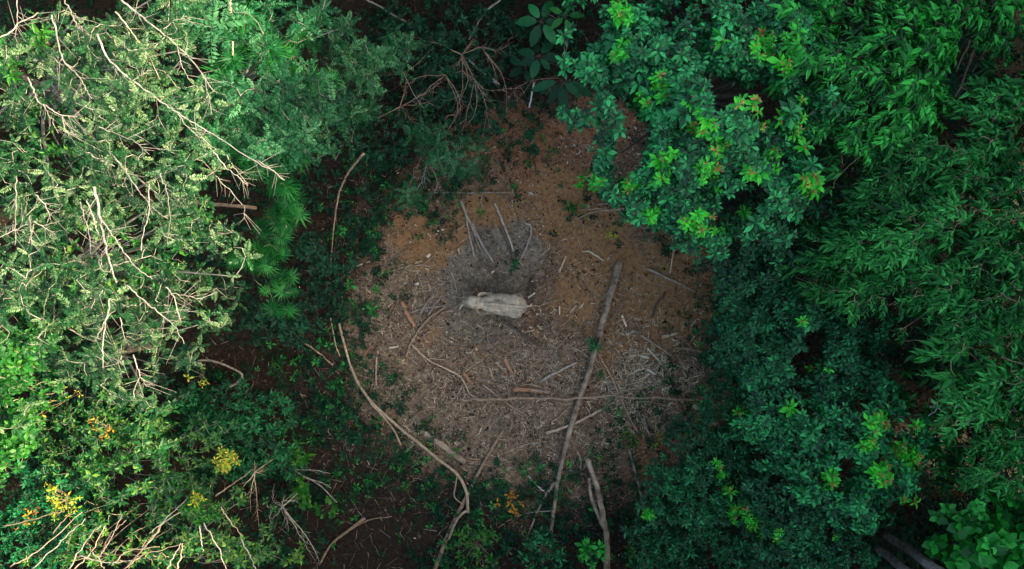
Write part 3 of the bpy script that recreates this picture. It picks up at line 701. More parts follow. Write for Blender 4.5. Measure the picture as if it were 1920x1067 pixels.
    # ears: thick irregular flaps, folded back and away from the neck
    for s in (-1, 1):
        out = [(0, 0), (.10, .16), (.30, .22), (.50, .16), (.58, -.05), (.52, -.30), (.36, -.52), (.20, -.58), (.08, -.36)]
        hinge = np.array([-1.02, s * .30, 1.84])
        back = nrm(np.array([.93, s * .34, -.06])); dn = np.array([-.05, s * .34, .86])
        f_, b_ = [], []
        pts = []
        N = len(out)
        for (u_, v_) in out:
            bulge = .10 * math.sin(u_ * 5) + .03 * math.sin(v_ * 9)
            pts.append(hinge + back * u_ + dn * v_ + np.array([-.6, s * .5, 0]) * bulge)
        pts = np.array(pts); ctr = pts.mean(0)
        nv = nrm(np.cross(back, dn)); th = .016
        ring1 = pts * .55 + ctr * .45 + np.array([0, s * .03, 0]); V = []
        for sg in (-1, 1):
            V += list(pts + nv * th * sg * .5) + list(ring1 + nv * th * sg) + [ctr + nv * th * sg + np.array([0, s * .03, 0])]
        T = []; K = 2 * N + 1
        for sg, off in ((0, 0), (1, K)):
            for i in range(N):
                j = (i + 1) % N
                q = [(off + i, off + j, off + N + j), (off + i, off + N + j, off + N + i), (off + N + i, off + N + j, off + 2 * N)]
                T += [t_ if sg == 0 else t_[::-1] for t_ in q]
        for i in range(N):
            j = (i + 1) % N; T += [(i, K + i, K + j), (i, K + j, j)]
        me = mesh_from('ear', np.array(V), np.array(T), smooth=True)
        eo = part('ear', me, m, root); sb = eo.modifiers.new('round', 'SUBSURF'); sb.levels = sb.render_levels = 1
        # tusk stub and eye
        part('tusk', tube_mesh('tusk', [(-1.42, s * .15, 1.30), (-1.60, s * .18, 1.12), (-1.82, s * .19, 1.06)], .038, .014, sides=8, n=6), M['chip'], root)
        bme = bmesh.new(); bmesh.ops.create_uvsphere(bme, u_segments=8, v_segments=6, radius=.028, matrix=Matrix.Translation((-1.40, s * .262, 1.62)))
        em = bpy.data.meshes.new('eye'); bme.to_mesh(em); bme.free(); part('eye', em, M['b_dark'], root)
    tuft = [tube_arrays([(2.18, -.32, 1.15), (2.19 + .01 * i, -.42 - .01 * i, .96), (2.18 + .05 * math.cos(i), -.50 + .05 * math.sin(i), .70)], .012, .004, sides=4, n=5) for i in range(9)]
    V, T = join(tuft); part('tail_tuft', mesh_from('tail_tuft', V, T), M['b_tan'], root)
    for s in (-1, 1):
        for fx in (-.46 - .08 * s, .91 + .06 * s):
            for k_ in range(4):
                a = math.radians(180 + (k_ - 1.5) * 32)
                bme = bmesh.new(); bmesh.ops.create_uvsphere(bme, u_segments=8, v_segments=5, radius=1, matrix=Matrix.Translation((fx + .165 * math.cos(a), s * .34 + .165 * math.sin(a), .07)) @ Matrix.Diagonal((.022, .03, .035, 1)))
                tm = bpy.data.meshes.new('toenail'); bme.to_mesh(tm); bme.free(); part('toenail', tm, M['chip'], root)
build_elephant()

# ------------------------------------------------------------------ logs, poles and sticks lying in the clearing
def stick(name, cat, label, pts, w0, w1, mat, z=0.0, z1=None, seed=0, flat=1.0, extra=(), wob=.012, sides=7, group=None, zs=None):
    """pts in photograph pixels at height z above the soil; extra = side branches as (pts, w0, w1)"""
    rng = np.random.RandomState(seed + len(label) * 7 + int(pts[0][0]))
    def world(pp, z, z1, r):
        out = []
        for i, (x, y) in enumerate(pp):
            t = i / max(1, len(pp) - 1)
            zz = (zs[i] if zs is not None and len(zs) == len(pp) else (z if z1 is None else z * (1 - t) + z1 * t))
            p = P(x, y, zz); g = gh(p[0], p[1]) if zz < 1.5 else 0
            p[2] = zz + g + r; out.append(p)
        return np.array(out)
    sc = (H - z) / F
    r0, r1 = w0 * sc / 2, w1 * sc / 2
    w = world(pts, z, z1, max(r0, r1) * flat * .8 + (.05 if z < .12 else 0))
    b = w[0].copy(); V, T = tube_arrays(w, r0, r1, sides=sides, n=max(6, min(22, 4 * len(pts) + 2)), rng=rng, wob=wob, flat=flat)
    me = mesh_from(name, V - b, T, smooth=True)
    if not extra:
        return single(name, me, M[mat], label, cat, group, loc=b)
    root = thing(name, label, cat, b, group)
    part('stem', me, M[mat], root)
    for (pp, a0, a1) in extra:
        ww = world(pp, z, z1 if z1 is not None else None, a0 * sc / 2)
        V, T = tube_arrays(ww, a0 * sc / 2, a1 * sc / 2, sides=6, n=max(5, 3 * len(pp)), rng=rng, wob=wob)
        part('branch', mesh_from('branch', V - b, T, smooth=True), M[mat], root)
    return root

stick('fallen_tree', 'log', 'longest brown log running down the clearing right of the elephant, forked at its lower end',
      [(1160, 491), (1150, 530), (1136, 578), (1118, 645), (1103, 700), (1086, 745), (1064, 820), (1048, 890), (1040, 940), (1031, 1006)], 13.5, 7, 'b_log', z=.22, extra=[([(1046, 892), (1022, 930), (1005, 965), (988, 1008)], 7, 3)], sides=9)
stick('fallen_pole', 'pole', 'thin straight grey pole lying level across the lower clearing over the long log',
      [(884, 746), (930, 749), (990, 746), (1060, 749), (1090, 746), (1150, 743), (1200, 746), (1300, 749)], 6, 4, 'b_brown', z=.42, wob=.03)
stick('fallen_branch', 'branch', 'long curved reddish branch sweeping down the left side of the clearing',
      [(636, 606), (648, 655), (664, 700), (690, 745), (730, 785), (772, 820), (820, 858), (858, 888), (875, 922), (878, 960)], 4.5, 6.5, 'b_tan', z=.45, extra=[([(655, 690), (672, 722), (700, 760), (735, 800), (752, 835)], 3, 3.5), ([(620, 596), (628, 640), (637, 668)], 2.5, 1.5), ([(858, 890), (852, 930), (868, 945)], 3, 2), ([(878, 955), (860, 970), (842, 1010)], 5, 4)])
stick('fallen_log', 'log', 'short thick flat brown log at the lower left of the clearing', [(788, 803), (830, 833), (873, 865)], 11, 12, 'b_log', z=.03, flat=.6, sides=8)
stick('fallen_pole', 'pole', 'brown pole slanting down to the bottom edge left of centre', [(943, 806), (905, 870), (880, 920), (850, 980), (814, 1070)], 5, 9, 'b_brown', z=.1)
stick('fallen_tree', 'tree trunk', 'pale forked tree trunk lying at the bottom centre in the undergrowth', [(1100, 858), (1113, 895), (1124, 930), (1130, 965), (1137, 1010), (1138, 1075)], 9, 12, 'b_log', z=.9,
      extra=[([(1104, 895), (1108, 930), (1117, 955), (1132, 990)], 6, 8)], sides=9)
stick('fallen_pole', 'pole', 'thin pole slanting down from the palm seedling on the long log', [(1120, 662), (1150, 715), (1172, 765), (1196, 812)], 3.5, 5, 'b_brown', z=.1)
stick('fallen_pole', 'pole', 'thin grey pole pointing down into the bushes right of bottom centre', [(1178, 842), (1190, 880), (1198, 915), (1208, 955)], 5, 4, 'b_grey', z=.2)
stick('fallen_log', 'log', 'stout tan log slanting into the bushes at the lower right edge of the clearing', [(1298, 758), (1328, 782), (1358, 808)], 9, 10, 'b_tan', z=.1)
stick('fallen_log', 'log', 'short brown log pointing into the bushes on the right of the clearing', [(1268, 652), (1305, 657), (1348, 673)], 6, 9, 'b_brown', z=.1)
stick('split_plank', 'plank', 'flat reddish split plank lying just above the level grey pole', [(962, 730), (1000, 732), (1033, 736)], 10, 8, 'b_red', z=.04, flat=.3, sides=6)
stick('fallen_stick', 'stick', 'straight tan stick running up to the right below the level grey pole', [(1024, 812), (1085, 789), (1152, 754)], 6, 4, 'b_tan', z=.08)
stick('fallen_stick', 'stick', 'thin tan stick slanting down on the orange soil right of the long log', [(1200, 628), (1232, 648), (1263, 671)], 5, 4, 'b_tan', z=.05)
stick('fallen_stick', 'stick', 'thin grey stick slanting down on the soil at the upper right of the clearing', [(1213, 504), (1250, 522), (1302, 546)], 4.5, 3, 'b_grey', z=.05)
stick('fallen_stick', 'stick', 'upright looking tan stick on the soil below the leafy tree edge', [(1265, 460), (1258, 488), (1254, 514)], 4, 3, 'b_tan', z=.05)
stick('fallen_stick', 'stick', 'thickest grey stick of the fan of sticks above the elephant', [(864, 376), (880, 415), (898, 448), (925, 494)], 6, 4, 'b_grey', z=.06)
stick('fallen_stick', 'stick', 'short pale streak of stick beside the thickest one above the elephant', [(885, 418), (896, 440), (912, 470)], 4, 3, 'b_pale', z=.12)
stick('fallen_stick', 'stick', 'leftmost thin grey stick of the fan above the elephant', [(874, 400), (880, 440), (890, 482)], 3.5, 3, 'b_grey', z=.05)
stick('fallen_stick', 'stick', 'thin grey stick between the two longest of the fan above the elephant', [(884, 425), (900, 466), (910, 492)], 3, 2.5, 'b_grey', z=.05)
stick('fallen_stick', 'stick', 'long grey stick with a pale tip, right of the fan above the elephant', [(927, 381), (940, 410), (954, 445), (966, 482)], 5, 4, 'b_grey', z=.05)
stick('fallen_stick', 'stick', 'dark thin stick lying close under the pale tipped stick', [(935, 425), (950, 455), (962, 490)], 3, 2, 'b_dark', z=.03)
stick('fallen_stick', 'stick', 'bent grey stick to the right of the stick fan', [(984, 418), (996, 427), (990, 455), (974, 492)], 4, 3, 'b_grey', z=.05)
stick('fallen_stick', 'stick', 'thin pale stick lying level above the stick fan', [(806, 361), (880, 362), (955, 361)], 2.6, 2.6, 'b_pale', z=.06)
stick('fallen_stick', 'stick', 'thin forked tan twig on the orange soil left of the elephant', [(734, 508), (765, 499), (792, 496), (812, 480)], 3, 2, 'b_tan', z=.05, extra=[([(790, 497), (812, 498)], 2, 1.5)])
stick('fallen_stick', 'stick', 'short thick reddish stick standing off the soil left of the elephant', [(754, 566), (765, 590), (778, 612)], 9, 6, 'b_red', z=.05)
stick('fallen_stick', 'stick', 'curved grey brown stick bending down left of the elephant', [(836, 574), (806, 596), (784, 622), (770, 645), (762, 668)], 5, 4, 'b_brown', z=.08)
stick('fallen_stick', 'stick', 'bent grey branch end just in front of the elephant head', [(890, 545), (868, 566), (848, 580), (826, 588)], 3, 4, 'b_brown', z=.07)
stick('fallen_stick', 'stick', 'thin pale stick crossing the curved sticks left of the elephant', [(834, 573), (800, 578), (758, 588)], 3.5, 3, 'b_pale', z=.2)
stick('fallen_stick', 'stick', 'pale grey split stick pointing up from the pile left of the elephant', [(788, 590), (800, 568), (817, 549)], 6, 3, 'b_pale', z=.12)
stick('fallen_stick', 'stick', 'second pale grey split stick beside it in the pile left of the elephant', [(802, 592), (816, 570), (830, 553)], 3.5, 3, 'b_grey', z=.1)
stick('fallen_stick', 'stick', 'brown stick slanting down left of the pile by the elephant', [(748, 560), (738, 585), (728, 606)], 4, 3, 'b_brown', z=.05)
stick('fallen_stick', 'stick', 'forked pinkish stick winding down the left half of the clearing', [(772, 646), (790, 664), (812, 680), (848, 697), (868, 712), (880, 738), (893, 744)], 4, 3, 'b_tan', z=.06, extra=[([(790, 664), (804, 685)], 4, 2), ([(805, 672), (840, 676)], 4, 2)])
stick('fallen_stick', 'stick', 'short upright looking tan stick at the left of the clearing', [(708, 657), (706, 690), (706, 722)], 4, 3, 'b_tan', z=.06)
stick('fallen_stick', 'stick', 'dark stick slanting down right behind the elephant', [(944, 600), (975, 622), (1014, 650)], 4, 5, 'b_dark', z=.05)
stick('fallen_stick', 'stick', 'straight grey stick slanting up towards the long log', [(1015, 713), (1045, 697), (1082, 679)], 6, 4, 'b_grey', z=.06)
stick('fallen_stick', 'stick', 'reddish chunk of split wood in the middle below the elephant', [(946, 672), (953, 686), (961, 701)], 9, 6, 'b_red', z=.05, flat=.5)
stick('fallen_stick', 'stick', 'tan broken piece of wood under the forked pinkish stick', [(870, 699), (878, 712), (884, 720)], 8, 5, 'b_red', z=.04, flat=.5)
stick('fallen_stick', 'stick', 'thin tan stick slanting down to the level pole from upper left', [(905, 720), (940, 748), (992, 782)], 3.5, 3, 'b_tan', z=.1)
stick('fallen_stick', 'stick', 'tan stick with a pointed end on the soil near the top of the long log', [(1047, 511), (1055, 494), (1061, 480)], 5, 3, 'b_tan', z=.05)
stick('fallen_stick', 'stick', 'pale peeled stick on the soil above the long log', [(1103, 471), (1116, 479), (1131, 489)], 4.5, 3, 'chip', z=.05)
stick('fallen_stick', 'stick', 'orange splinter of wood left of the top of the long log', [(1095, 500), (1103, 508), (1112, 515)], 7, 4, 'b_red', z=.05, flat=.5)
stick('fallen_stick', 'stick', 'grey stick slanting up on the litter under the bushes of the left edge', [(564, 638), (590, 655), (625, 685)], 3.5, 3, 'b_brown', z=.1)
stick('fallen_stick', 'stick', 'long pale stick leaning over the shrubs at the lower left', [(486, 841), (520, 863), (560, 887), (600, 910), (632, 942)], 3.5, 2, 'b_pale', z=2.2, extra=[([(545, 880), (590, 882), (620, 888)], 2.5, 1.5), ([(575, 897), (605, 905), (622, 915)], 2.5, 1.5)])
stick('fallen_branch', 'branch', 'thin arched branch curving over the dark soil at the left', [(366, 675), (400, 677), (432, 688), (455, 705), (436, 724), (405, 740), (376, 750)], 4, 4.5, 'b_grey', z=1.0)
stick('leaning_sapling', 'sapling', 'curved brown sapling trunk in the dark gap left of the clearing', [(682, 288), (664, 310), (648, 335), (636, 365), (627, 420), (620, 500)], 5, 2, 'b_brown', z=3.6, z1=.1)
stick('fallen_log', 'log', 'brown fallen log showing under the feathery trees on the left', [(362, 380), (400, 383), (482, 390)], 8, 7, 'b_brown', z=1.2, z1=.8)
stick('fallen_branch', 'branch', 'bleached lilac grey branch lying at the top centre', [(874, 110), (895, 128), (915, 143), (936, 162)], 4, 7, 'b_white', z=1.0)
stick('fallen_stick', 'stick', 'short white stick below the big leaves at the top centre', [(1001, 154), (997, 178), (992, 202)], 3.5, 3, 'b_white', z=.5)
stick('fallen_branch', 'branch', 'thin bare branch reaching down from the top edge towards a dead leaf', [(682, -2), (712, 12), (735, 27), (763, 42)], 4, 3, 'b_grey', z=2.5)
stick('fallen_branch', 'branch', 'thin bare branch hanging down from the top edge right of centre', [(938, 0), (912, 22), (896, 45), (880, 75)], 4, 2.5, 'b_grey', z=2.5)
stick('fallen_branch', 'branch', 'forked brown branch lying on the dark soil at the bottom left of centre', [(600, 1056), (622, 1020), (645, 1000), (685, 970)], 3.5, 6, 'b_brown', z=.1, extra=[([(645, 1000), (690, 975), (735, 968)], 3, 2)])
stick('fallen_stick', 'stick', 'brown stick half buried in litter below the forked pole', [(1060, 500), (1040, 508), (1024, 520)], 3, 2, 'b_brown', z=.04)
stick('fallen_stick', 'stick', 'thin white stick slanting in the dark litter at the lower centre', [(990, 890), (1005, 908), (1027, 926)], 3, 2, 'b_white', z=.1)
stick('fallen_stick', 'stick', 'thin curved twig crossing the lower end of the long log', [(965, 968), (1000, 960), (1040, 957)], 2.5, 2, 'b_grey', z=.3)
stick('fallen_stick', 'stick', 'grey stick slanting down in the bushes at the lower right', [(1195, 770), (1210, 800), (1228, 838)], 3, 3, 'b_grey', z=.1)
stick('fallen_stick', 'stick', 'dark bent twig under the right hand soil patch', [(1245, 548), (1228, 575), (1220, 595)], 4, 3, 'b_dark', z=.05)
stick('fallen_stick', 'stick', 'pair of brown twigs pointing out of the leafy tree into the clearing', [(1190, 388), (1150, 394), (1110, 398), (1080, 412)], 5, 3, 'b_brown', z=.5, extra=[([(1150, 394), (1120, 392), (1085, 395)], 3, 2), ([(1178, 374), (1140, 382), (1110, 384)], 3, 2)])
stick('fallen_stick', 'stick', 'thin reddish twigs reaching left from the leafy tree over bare soil', [(1166, 287), (1140, 305), (1110, 325), (1085, 345)], 4, 2, 'b_red', z=.8, extra=[([(1140, 305), (1112, 306), (1090, 312)], 2.5, 1.5)])

# counted pale chips: each an object of its own
rng = np.random.RandomState(77)
named = [((1240, 632), (1270, 624), 8, 'largest pale peeled chip on the orange soil at the right'), ((1174, 627), (1190, 621), 5, 'pale chip left of the thin tan stick on orange soil'),
         ((1165, 591), (1174, 612), 4.5, 'narrow orange tinted chip standing beside the long log'), ((1200, 666), (1216, 671), 6, 'pale chip above the heap of yellow chips'),
         ((1203, 712), (1218, 700), 7, 'broad pale chip in the middle of the yellow chip heap'), ((1213, 652), (1236, 677), 4, 'curved pale bark strip above the yellow chip heap'),
         ((990, 558), (1003, 549), 4, 'small pale chip behind the elephant rump'), ((1049, 574), (1049, 590), 3, 'small upright splinter right of the elephant tail'),
         ((1068, 586), (1080, 572), 4, 'pinkish chip right of the elephant tail'), ((1086, 578), (1094, 568), 4, 'orange chip beside the pinkish chip'),
         ((1008, 610), (1016, 618), 4, 'pale chip just below the elephant tail'), ((820, 433), (833, 430), 4.5, 'pale flake on the orange soil upper left'),
         ((859, 466), (862, 476), 4.5, 'pale flake below the stick fan'), ((800, 482), (806, 476), 7, 'round cream chip at the end of the forked twig'), ((662, 499), (680, 495), 4, 'pale sliver on the dark litter far left'),
         ((730, 652), (748, 649), 4.5, 'pale splinter left of the forked pinkish stick'), ((918, 690), (925, 712), 5, 'tan splinter above the level pole'), ((1240, 690), (1243, 710), 5, 'upright pale chip right of the chip heap'),
         ((1213, 692), (1230, 702), 5, 'pale chip crossing the chip heap'), ((1186, 700), (1200, 690), 4, 'slanting chip left of the chip heap'), ((1180, 805), (1190, 812), 4, 'small tan chip below the level pole')]
for i, (a, b_, w, lab) in enumerate(named):
    stick('wood_chip', 'wood chip', lab, [a, ((a[0] + b_[0]) / 2, (a[1] + b_[1]) / 2 + .5), b_], w, w * .7, 'chip' if i % 4 else 'b_tan', z=.04, flat=.35, wob=.003, sides=6)
chip_meshes = []
for k in range(6):
    L = .12 + .07 * k
    V, T = tube_arrays([(-L / 2, 0, 0), (0, .03 * (k - 2), .02), (L / 2, .02, 0)], .011 + .008 * (k % 3), .007, sides=5, n=5, flat=.4, rng=rng, wob=.008)
    for mn in ('chip', 'b_tan', 'b_pale'):
        me = mesh_from('wood_chip', V, T); me.materials.append(M[mn]); chip_meshes.append(me)
cp = ground_scatter(520, rng, lambda px, py, x, y: np.clip(blob(px, py, [(1225, 695, 55, 1), (1215, 660, 60, .8), (1170, 620, 90, .4), (1060, 580, 70, .45), (850, 690, 90, .4), (930, 800, 120, .35), (1060, 500, 60, .3), (1110, 760, 90, .4), (760, 560, 70, .3), (900, 380, 120, .12), (1050, 280, 80, .10)], 0, 0), 0, 1))
for i, p in enumerate(cp):
    px = to_px(p)
    where = ('left' if px[0] < 960 else 'right') + (' half, above the elephant' if px[1] < 540 else ' half, below the elephant')
    o = single('wood_chip', chip_meshes[rng.randint(len(chip_meshes))], None, 'small wood chip lying loose on the clearing soil, ' + where, 'wood chip', 'loose chips on the soil, ' + where, loc=p + np.array([0, 0, .03]))
    o.rotation_euler = (rng.normal(0, .1), rng.normal(0, .12), rng.uniform(0, 6.28)); s = rng.uniform(.7, 1.35); o.scale = (s, s, s)

lay = ground_scatter(260, rng, lambda px, py, x, y: np.clip(blob(px, py, [(850, 690, 110, .8), (960, 780, 120, .7), (1120, 760, 120, .8), (1200, 700, 100, .7), (760, 560, 70, .6), (930, 400, 90, .25), (1050, 640, 90, .5), (1080, 330, 90, .3)], 0, 0), 0, 1))
for i, p in enumerate(lay):
    L = rng.uniform(.35, 1.25); w_ = rng.uniform(.018, .048)
    V, T = tube_arrays([(-L / 2, 0, 0), (-L * .1, rng.uniform(-.12, .12) * L, .03), (L / 2, 0, .02)], w_, w_ * .5, sides=6, n=8, wob=.012, rng=rng)
    me = mesh_from('loose_stick', V, T, smooth=True); me.materials.append(M[('b_tan', 'b_pale', 'b_grey', 'b_brown', 'b_tan', 'b_red')[i % 6]])
    px = to_px(p); kind = ('tan', 'pale', 'grey', 'brown', 'tan', 'reddish')[i % 6]
    where = ('left' if px[0] < 960 else 'right') + (' half, above the elephant' if px[1] < 540 else ' half, below the elephant')
    o = single('loose_stick', me, None, 'thin broken %s stick lying loose on the clearing soil, %s' % (kind, where), 'stick', 'loose broken %s sticks, %s' % (kind, where), loc=p + np.array([0, 0, .09]))
    o.rotation_euler = (0, rng.normal(0, .03), rng.uniform(0, 6.28))

# ------------------------------------------------------------------ trees
# sunlit feathery trees on the left
make_tree('feathery_tree', 'sunlit pale feathery tree filling the top left corner', 'tree', 'feather',
          [(50, 110, 170, 15.2), (235, 60, 150, 14.9), (30, 320, 150, 14.9), (215, 235, 150, 15.2), (140, 190, 130, 15.4)], 101, base=(-13.5, 6.5), nb=16, n_parts=260, tr=.22, gap=-.38)
make_tree('feathery_tree', 'sunlit pale feathery tree at the middle of the left edge with thick pale limbs', 'tree', 'feather',
          [(60, 480, 150, 14.8), (200, 430, 130, 14.4), (320, 330, 95, 14.2), (310, 480, 110, 13.6), (130, 610, 110, 13.8), (290, 590, 100, 12.6)], 102, base=(-11.5, -.5), nb=16, n_parts=260, tr=.22, gap=-.30)
make_tree('feathery_tree', 'feathery tree with drooping grey green sprays left of the dark soil', 'tree', 'feather',
          [(215, 690, 75, 12.0), (370, 590, 55, 12), (400, 540, 50, 11.5), (330, 665, 45, 11.5), (230, 750, 45, 11.5), (90, 660, 70, 12.4)], 103, base=(-12.5, -3.2), nb=10, n_parts=160, tr=.16, gap=-.6, tintb=.05)
make_tree('feathery_tree', 'pale feathery tree just beyond the left edge', 'tree', 'feather', [(-180, 180, 190, 15.5), (-170, 480, 190, 15.3), (-240, 760, 180, 14)], 104, base=(-20.5, 2), nb=8, n_parts=0, tr=.2)
make_tree('leafy_tree', 'vivid green small crown showing through the top left feathery tree', 'tree', 'mixed', [(240, 200, 80, 14.0), (100, 130, 80, 14.2), (60, 250, 70, 14), (200, 80, 60, 13.8)], 105, nb=8, n_parts=120, gap=-.3, young=[(250, 190, 30), (60, 140, 30), (110, 300, 22), (270, 300, 20)], young_mat='bright', flush=False, dens=.8)
make_tree('leafy_tree', 'vivid green small crown showing through the feathery tree at the left edge', 'tree', 'mixed', [(150, 470, 90, 13.4), (250, 530, 80, 12.6), (60, 560, 70, 13.2), (330, 420, 60, 12.6)], 106, nb=8, n_parts=120, gap=-.3, young=[(240, 455, 24), (330, 470, 18), (130, 560, 22), (20, 570, 22), (290, 525, 20)], young_mat='bright', flush=False, dens=.8)
# grey green fern leaved trees
make_tree('fern_leaved_tree', 'grey green fern leaved tree at the top edge right of the sunlit one', 'tree', 'greyfern',
          [(380, 60, 90, 13.0), (440, 150, 95, 12.8), (520, 60, 80, 12.2), (540, 200, 85, 12.0), (560, 290, 55, 11.2), (450, 250, 85, 12.4), (370, 220, 80, 13.0), (600, 40, 50, 11.5), (500, 330, 40, 11)], 111, base=(-6.9, 5.9), nb=14, n_parts=260, tr=.18, gap=-.12)
make_tree('fern_leaved_tree', 'small grey green fern leaved tree over the dark gap at the top', 'tree', 'greyfern',
          [(640, 90, 50, 8.5), (690, 150, 60, 8.0), (665, 215, 45, 7.5), (735, 85, 40, 7.6), (760, 210, 35, 6.5)], 112, base=(-5.6, 7.2), nb=8, n_parts=180, tr=.12, gap=-.35, tintb=-.08)
make_tree('fern_leaved_tree', 'low fern leaved sapling hanging over the upper left rim of the clearing', 'tree', 'greyfern',
          [(850, 285, 38, 4.6), (880, 290, 28, 4.4), (825, 300, 25, 4.2), (760, 360, 22, 3.2), (800, 250, 35, 4.4)], 113, base=(-3.6, 6.4), nb=6, n_parts=120, tr=.10, gap=-.5)
# bamboo under them
bam = [([(430, 100, 60, 11.2), (480, 60, 50, 11.2)], 'bright green bamboo clump at the top edge below the fern leaved tree'), ([(545, 105, 50, 10.6), (590, 150, 35, 10.0)], 'bright bamboo clump at the top, right of the tan culm'),
       ([(530, 330, 55, 9.8), (470, 300, 45, 10)], 'bamboo clump showing between grey green sprays at middle height'), ([(545, 400, 45, 6.6), (500, 420, 38, 6.2)], 'dark green bamboo clump on the left rim above the middle'),
       ([(500, 490, 45, 6.2), (450, 470, 35, 6.4), (520, 545, 40, 5.6)], 'lowest bamboo clump on the left rim beside the dark ground'), ([(410, 225, 45, 11.8)], 'small bamboo clump beneath the crossing pale branches')]
for i, (lb, lab) in enumerate(bam):
    make_tree('bamboo_clump', lab, 'bamboo', 'bamboo', lb, 120 + i, nb=6, n_parts=150, tr=.05, group='bamboo clumps left of the clearing', gap=-1, dens=1.25, layers=1.2, foliage='fans', tintb=.1 if i in (0, 1, 2) else -.05)
stick('bamboo_culm', 'bamboo', 'bare tan bamboo culm tip at the top edge left of centre', [(432, -5), (433, 20), (434, 36)], 7, 6, 'b_tan', z=12.5, wob=.002)
stick('bamboo_culm', 'bamboo', 'short tan bamboo culm piece just below the one at the top edge', [(437, 78), (437, 105)], 4, 3, 'b_tan', z=12.2, wob=.002)
# big glossy rosette tree, upper right
ycl = [(1430, 90, 26), (1475, 75, 18), (1475, 120, 22), (1340, 90, 12), (1390, 185, 26), (1240, 165, 22), (1355, 150, 16), (1310, 235, 26), (1435, 215, 30), (1510, 250, 30), (1210, 190, 18), (1300, 200, 16),
       (1445, 300, 22), (1330, 330, 26), (1345, 270, 18), (1195, 260, 26), (1250, 300, 16), (1515, 350, 22), (1570, 270, 14), (1180, 345, 20), (1120, 345, 14), (1165, 30, 20), (1160, 100, 16), (1080, 145, 12),
       (1300, 420, 24), (1340, 425, 20), (1215, 400, 16), (1380, 455, 14), (1230, 345, 14), (1500, 190, 16), (1410, 330, 14), (1560, 370, 10)]
make_tree('broadleaf_tree', 'large glossy broadleaf tree with bright green rosettes and pink tips, upper right of the clearing', 'tree', 'gloss',
          [(1130, 60, 85, 13.0), (1150, 150, 85, 12.8), (1250, 90, 120, 14.0), (1390, 180, 165, 14.8), (1220, 260, 95, 13.2), (1290, 340, 105, 13.0), (1450, 320, 115, 13.6), (1480, 60, 100, 13.6), (1340, 60, 110, 14.2), (1190, 350, 60, 12), (1330, 420, 60, 11.6), (1160, 290, 45, 12)],
          201, base=(5.4, 4.6), nb=20, n_parts=300, young=ycl, tr=.26, gap=-.5, tintb=.02)
make_tree('broadleaf_tree', 'dark glossy broadleaf tree under the edge of the large rosette tree', 'tree', 'teal',
          [(1440, 450, 90, 10.0), (1390, 510, 55, 9), (1520, 470, 70, 9.6), (1560, 400, 60, 10.5)], 202, base=(7.6, 1.4), nb=10, n_parts=260, young=.05, tr=.16, gap=-.6, tintb=-.1)
# long leaved tree, top right
make_tree('long_leaved_tree', 'tree with long drooping bright green leaves at the top right', 'tree', 'lance',
          [(1600, 60, 105, 14.2), (1690, 100, 115, 14.6), (1650, 190, 80, 13.6), (1590, 190, 65, 13), (1740, 30, 80, 14.0), (1740, 190, 45, 12.8), (1550, 20, 60, 13.2)], 211, base=(9.5, 5.6), nb=14, n_parts=300, tr=.2, gap=-.5, tintb=.08)
make_tree('long_leaved_tree', 'long leaved tree crown cut off by the top right corner', 'tree', 'lance',
          [(1850, 10, 60, 13.0), (1910, 30, 40, 12.5), (1800, -40, 80, 13.8), (1900, 140, 30, 12.4)], 212, base=(13.5, 8.2), nb=6, n_parts=160, tr=.18)
# small leaved trees on the right
make_tree('small_leaved_tree', 'dense small leaved green tree at the right edge above the middle', 'tree', 'small',
          [(1700, 300, 100, 13.2), (1830, 280, 110, 13.8), (1920, 240, 90, 13.8), (1880, 390, 110, 13.8), (1760, 400, 110, 13.4), (1660, 390, 80, 12.6)], 221, base=(11.5, 2.8), nb=14, n_parts=300, tr=.2, gap=-.4, tintb=.02)
make_tree('small_leaved_tree', 'dense small leaved green tree at the right edge level with the elephant', 'tree', 'small',
          [(1650, 500, 90, 12.0), (1780, 520, 100, 12.8), (1890, 520, 90, 13.2), (1570, 480, 60, 11), (1820, 600, 60, 12.4)], 222, base=(12.0, -.4), nb=12, n_parts=260, tr=.2, gap=-.35, tintb=-.03)
make_tree('small_leaved_tree', 'olive tinged small leaved tree at the right edge below the middle', 'tree', 'small',
          [(1890, 680, 85, 12.6), (1900, 790, 80, 12.2), (1850, 640, 50, 12.2), (1930, 880, 70, 11.6), (1860, 750, 50, 12)], 223, base=(14.3, -3.6), nb=8, n_parts=220, tr=.18, gap=-.7, tintb=.12)
# lower right broadleaf shrubs and trees
make_tree('broadleaf_tree', 'dark broadleaf tree on the right rim level with the elephant', 'tree', 'teal',
          [(1440, 560, 85, 8.6), (1530, 600, 95, 9.2), (1400, 640, 55, 7.6), (1620, 620, 70, 9.0), (1470, 670, 85, 8.6), (1600, 690, 80, 9.2)], 231, base=(9.6, -1.6), nb=12, n_parts=280, young=.03, tr=.16, gap=-.4, tintb=-.03)
make_tree('broadleaf_tree', 'broadleaf tree with scattered bright rosettes in the lower right', 'tree', 'gloss',
          [(1520, 780, 95, 9.2), (1630, 790, 90, 10), (1660, 880, 80, 10.2), (1560, 870, 80, 9.4), (1430, 740, 60, 7.8), (1470, 830, 60, 8), (1640, 960, 60, 9.4), (1710, 820, 40, 9.6)], 232, base=(10.5, -5.8), nb=14, n_parts=300,
          young=[(1500, 700, 14), (1580, 640, 9), (1520, 690, 10), (1610, 735, 16), (1640, 790, 18), (1680, 835, 18), (1700, 860, 20), (1650, 880, 22), (1690, 950, 24), (1620, 830, 14), (1545, 900, 16), (1570, 760, 12), (1480, 770, 14), (1450, 640, 12), (1660, 1000, 16), (1390, 770, 14), (1715, 800, 12), (1590, 870, 10)], tr=.18, gap=-.45, tintb=.02)
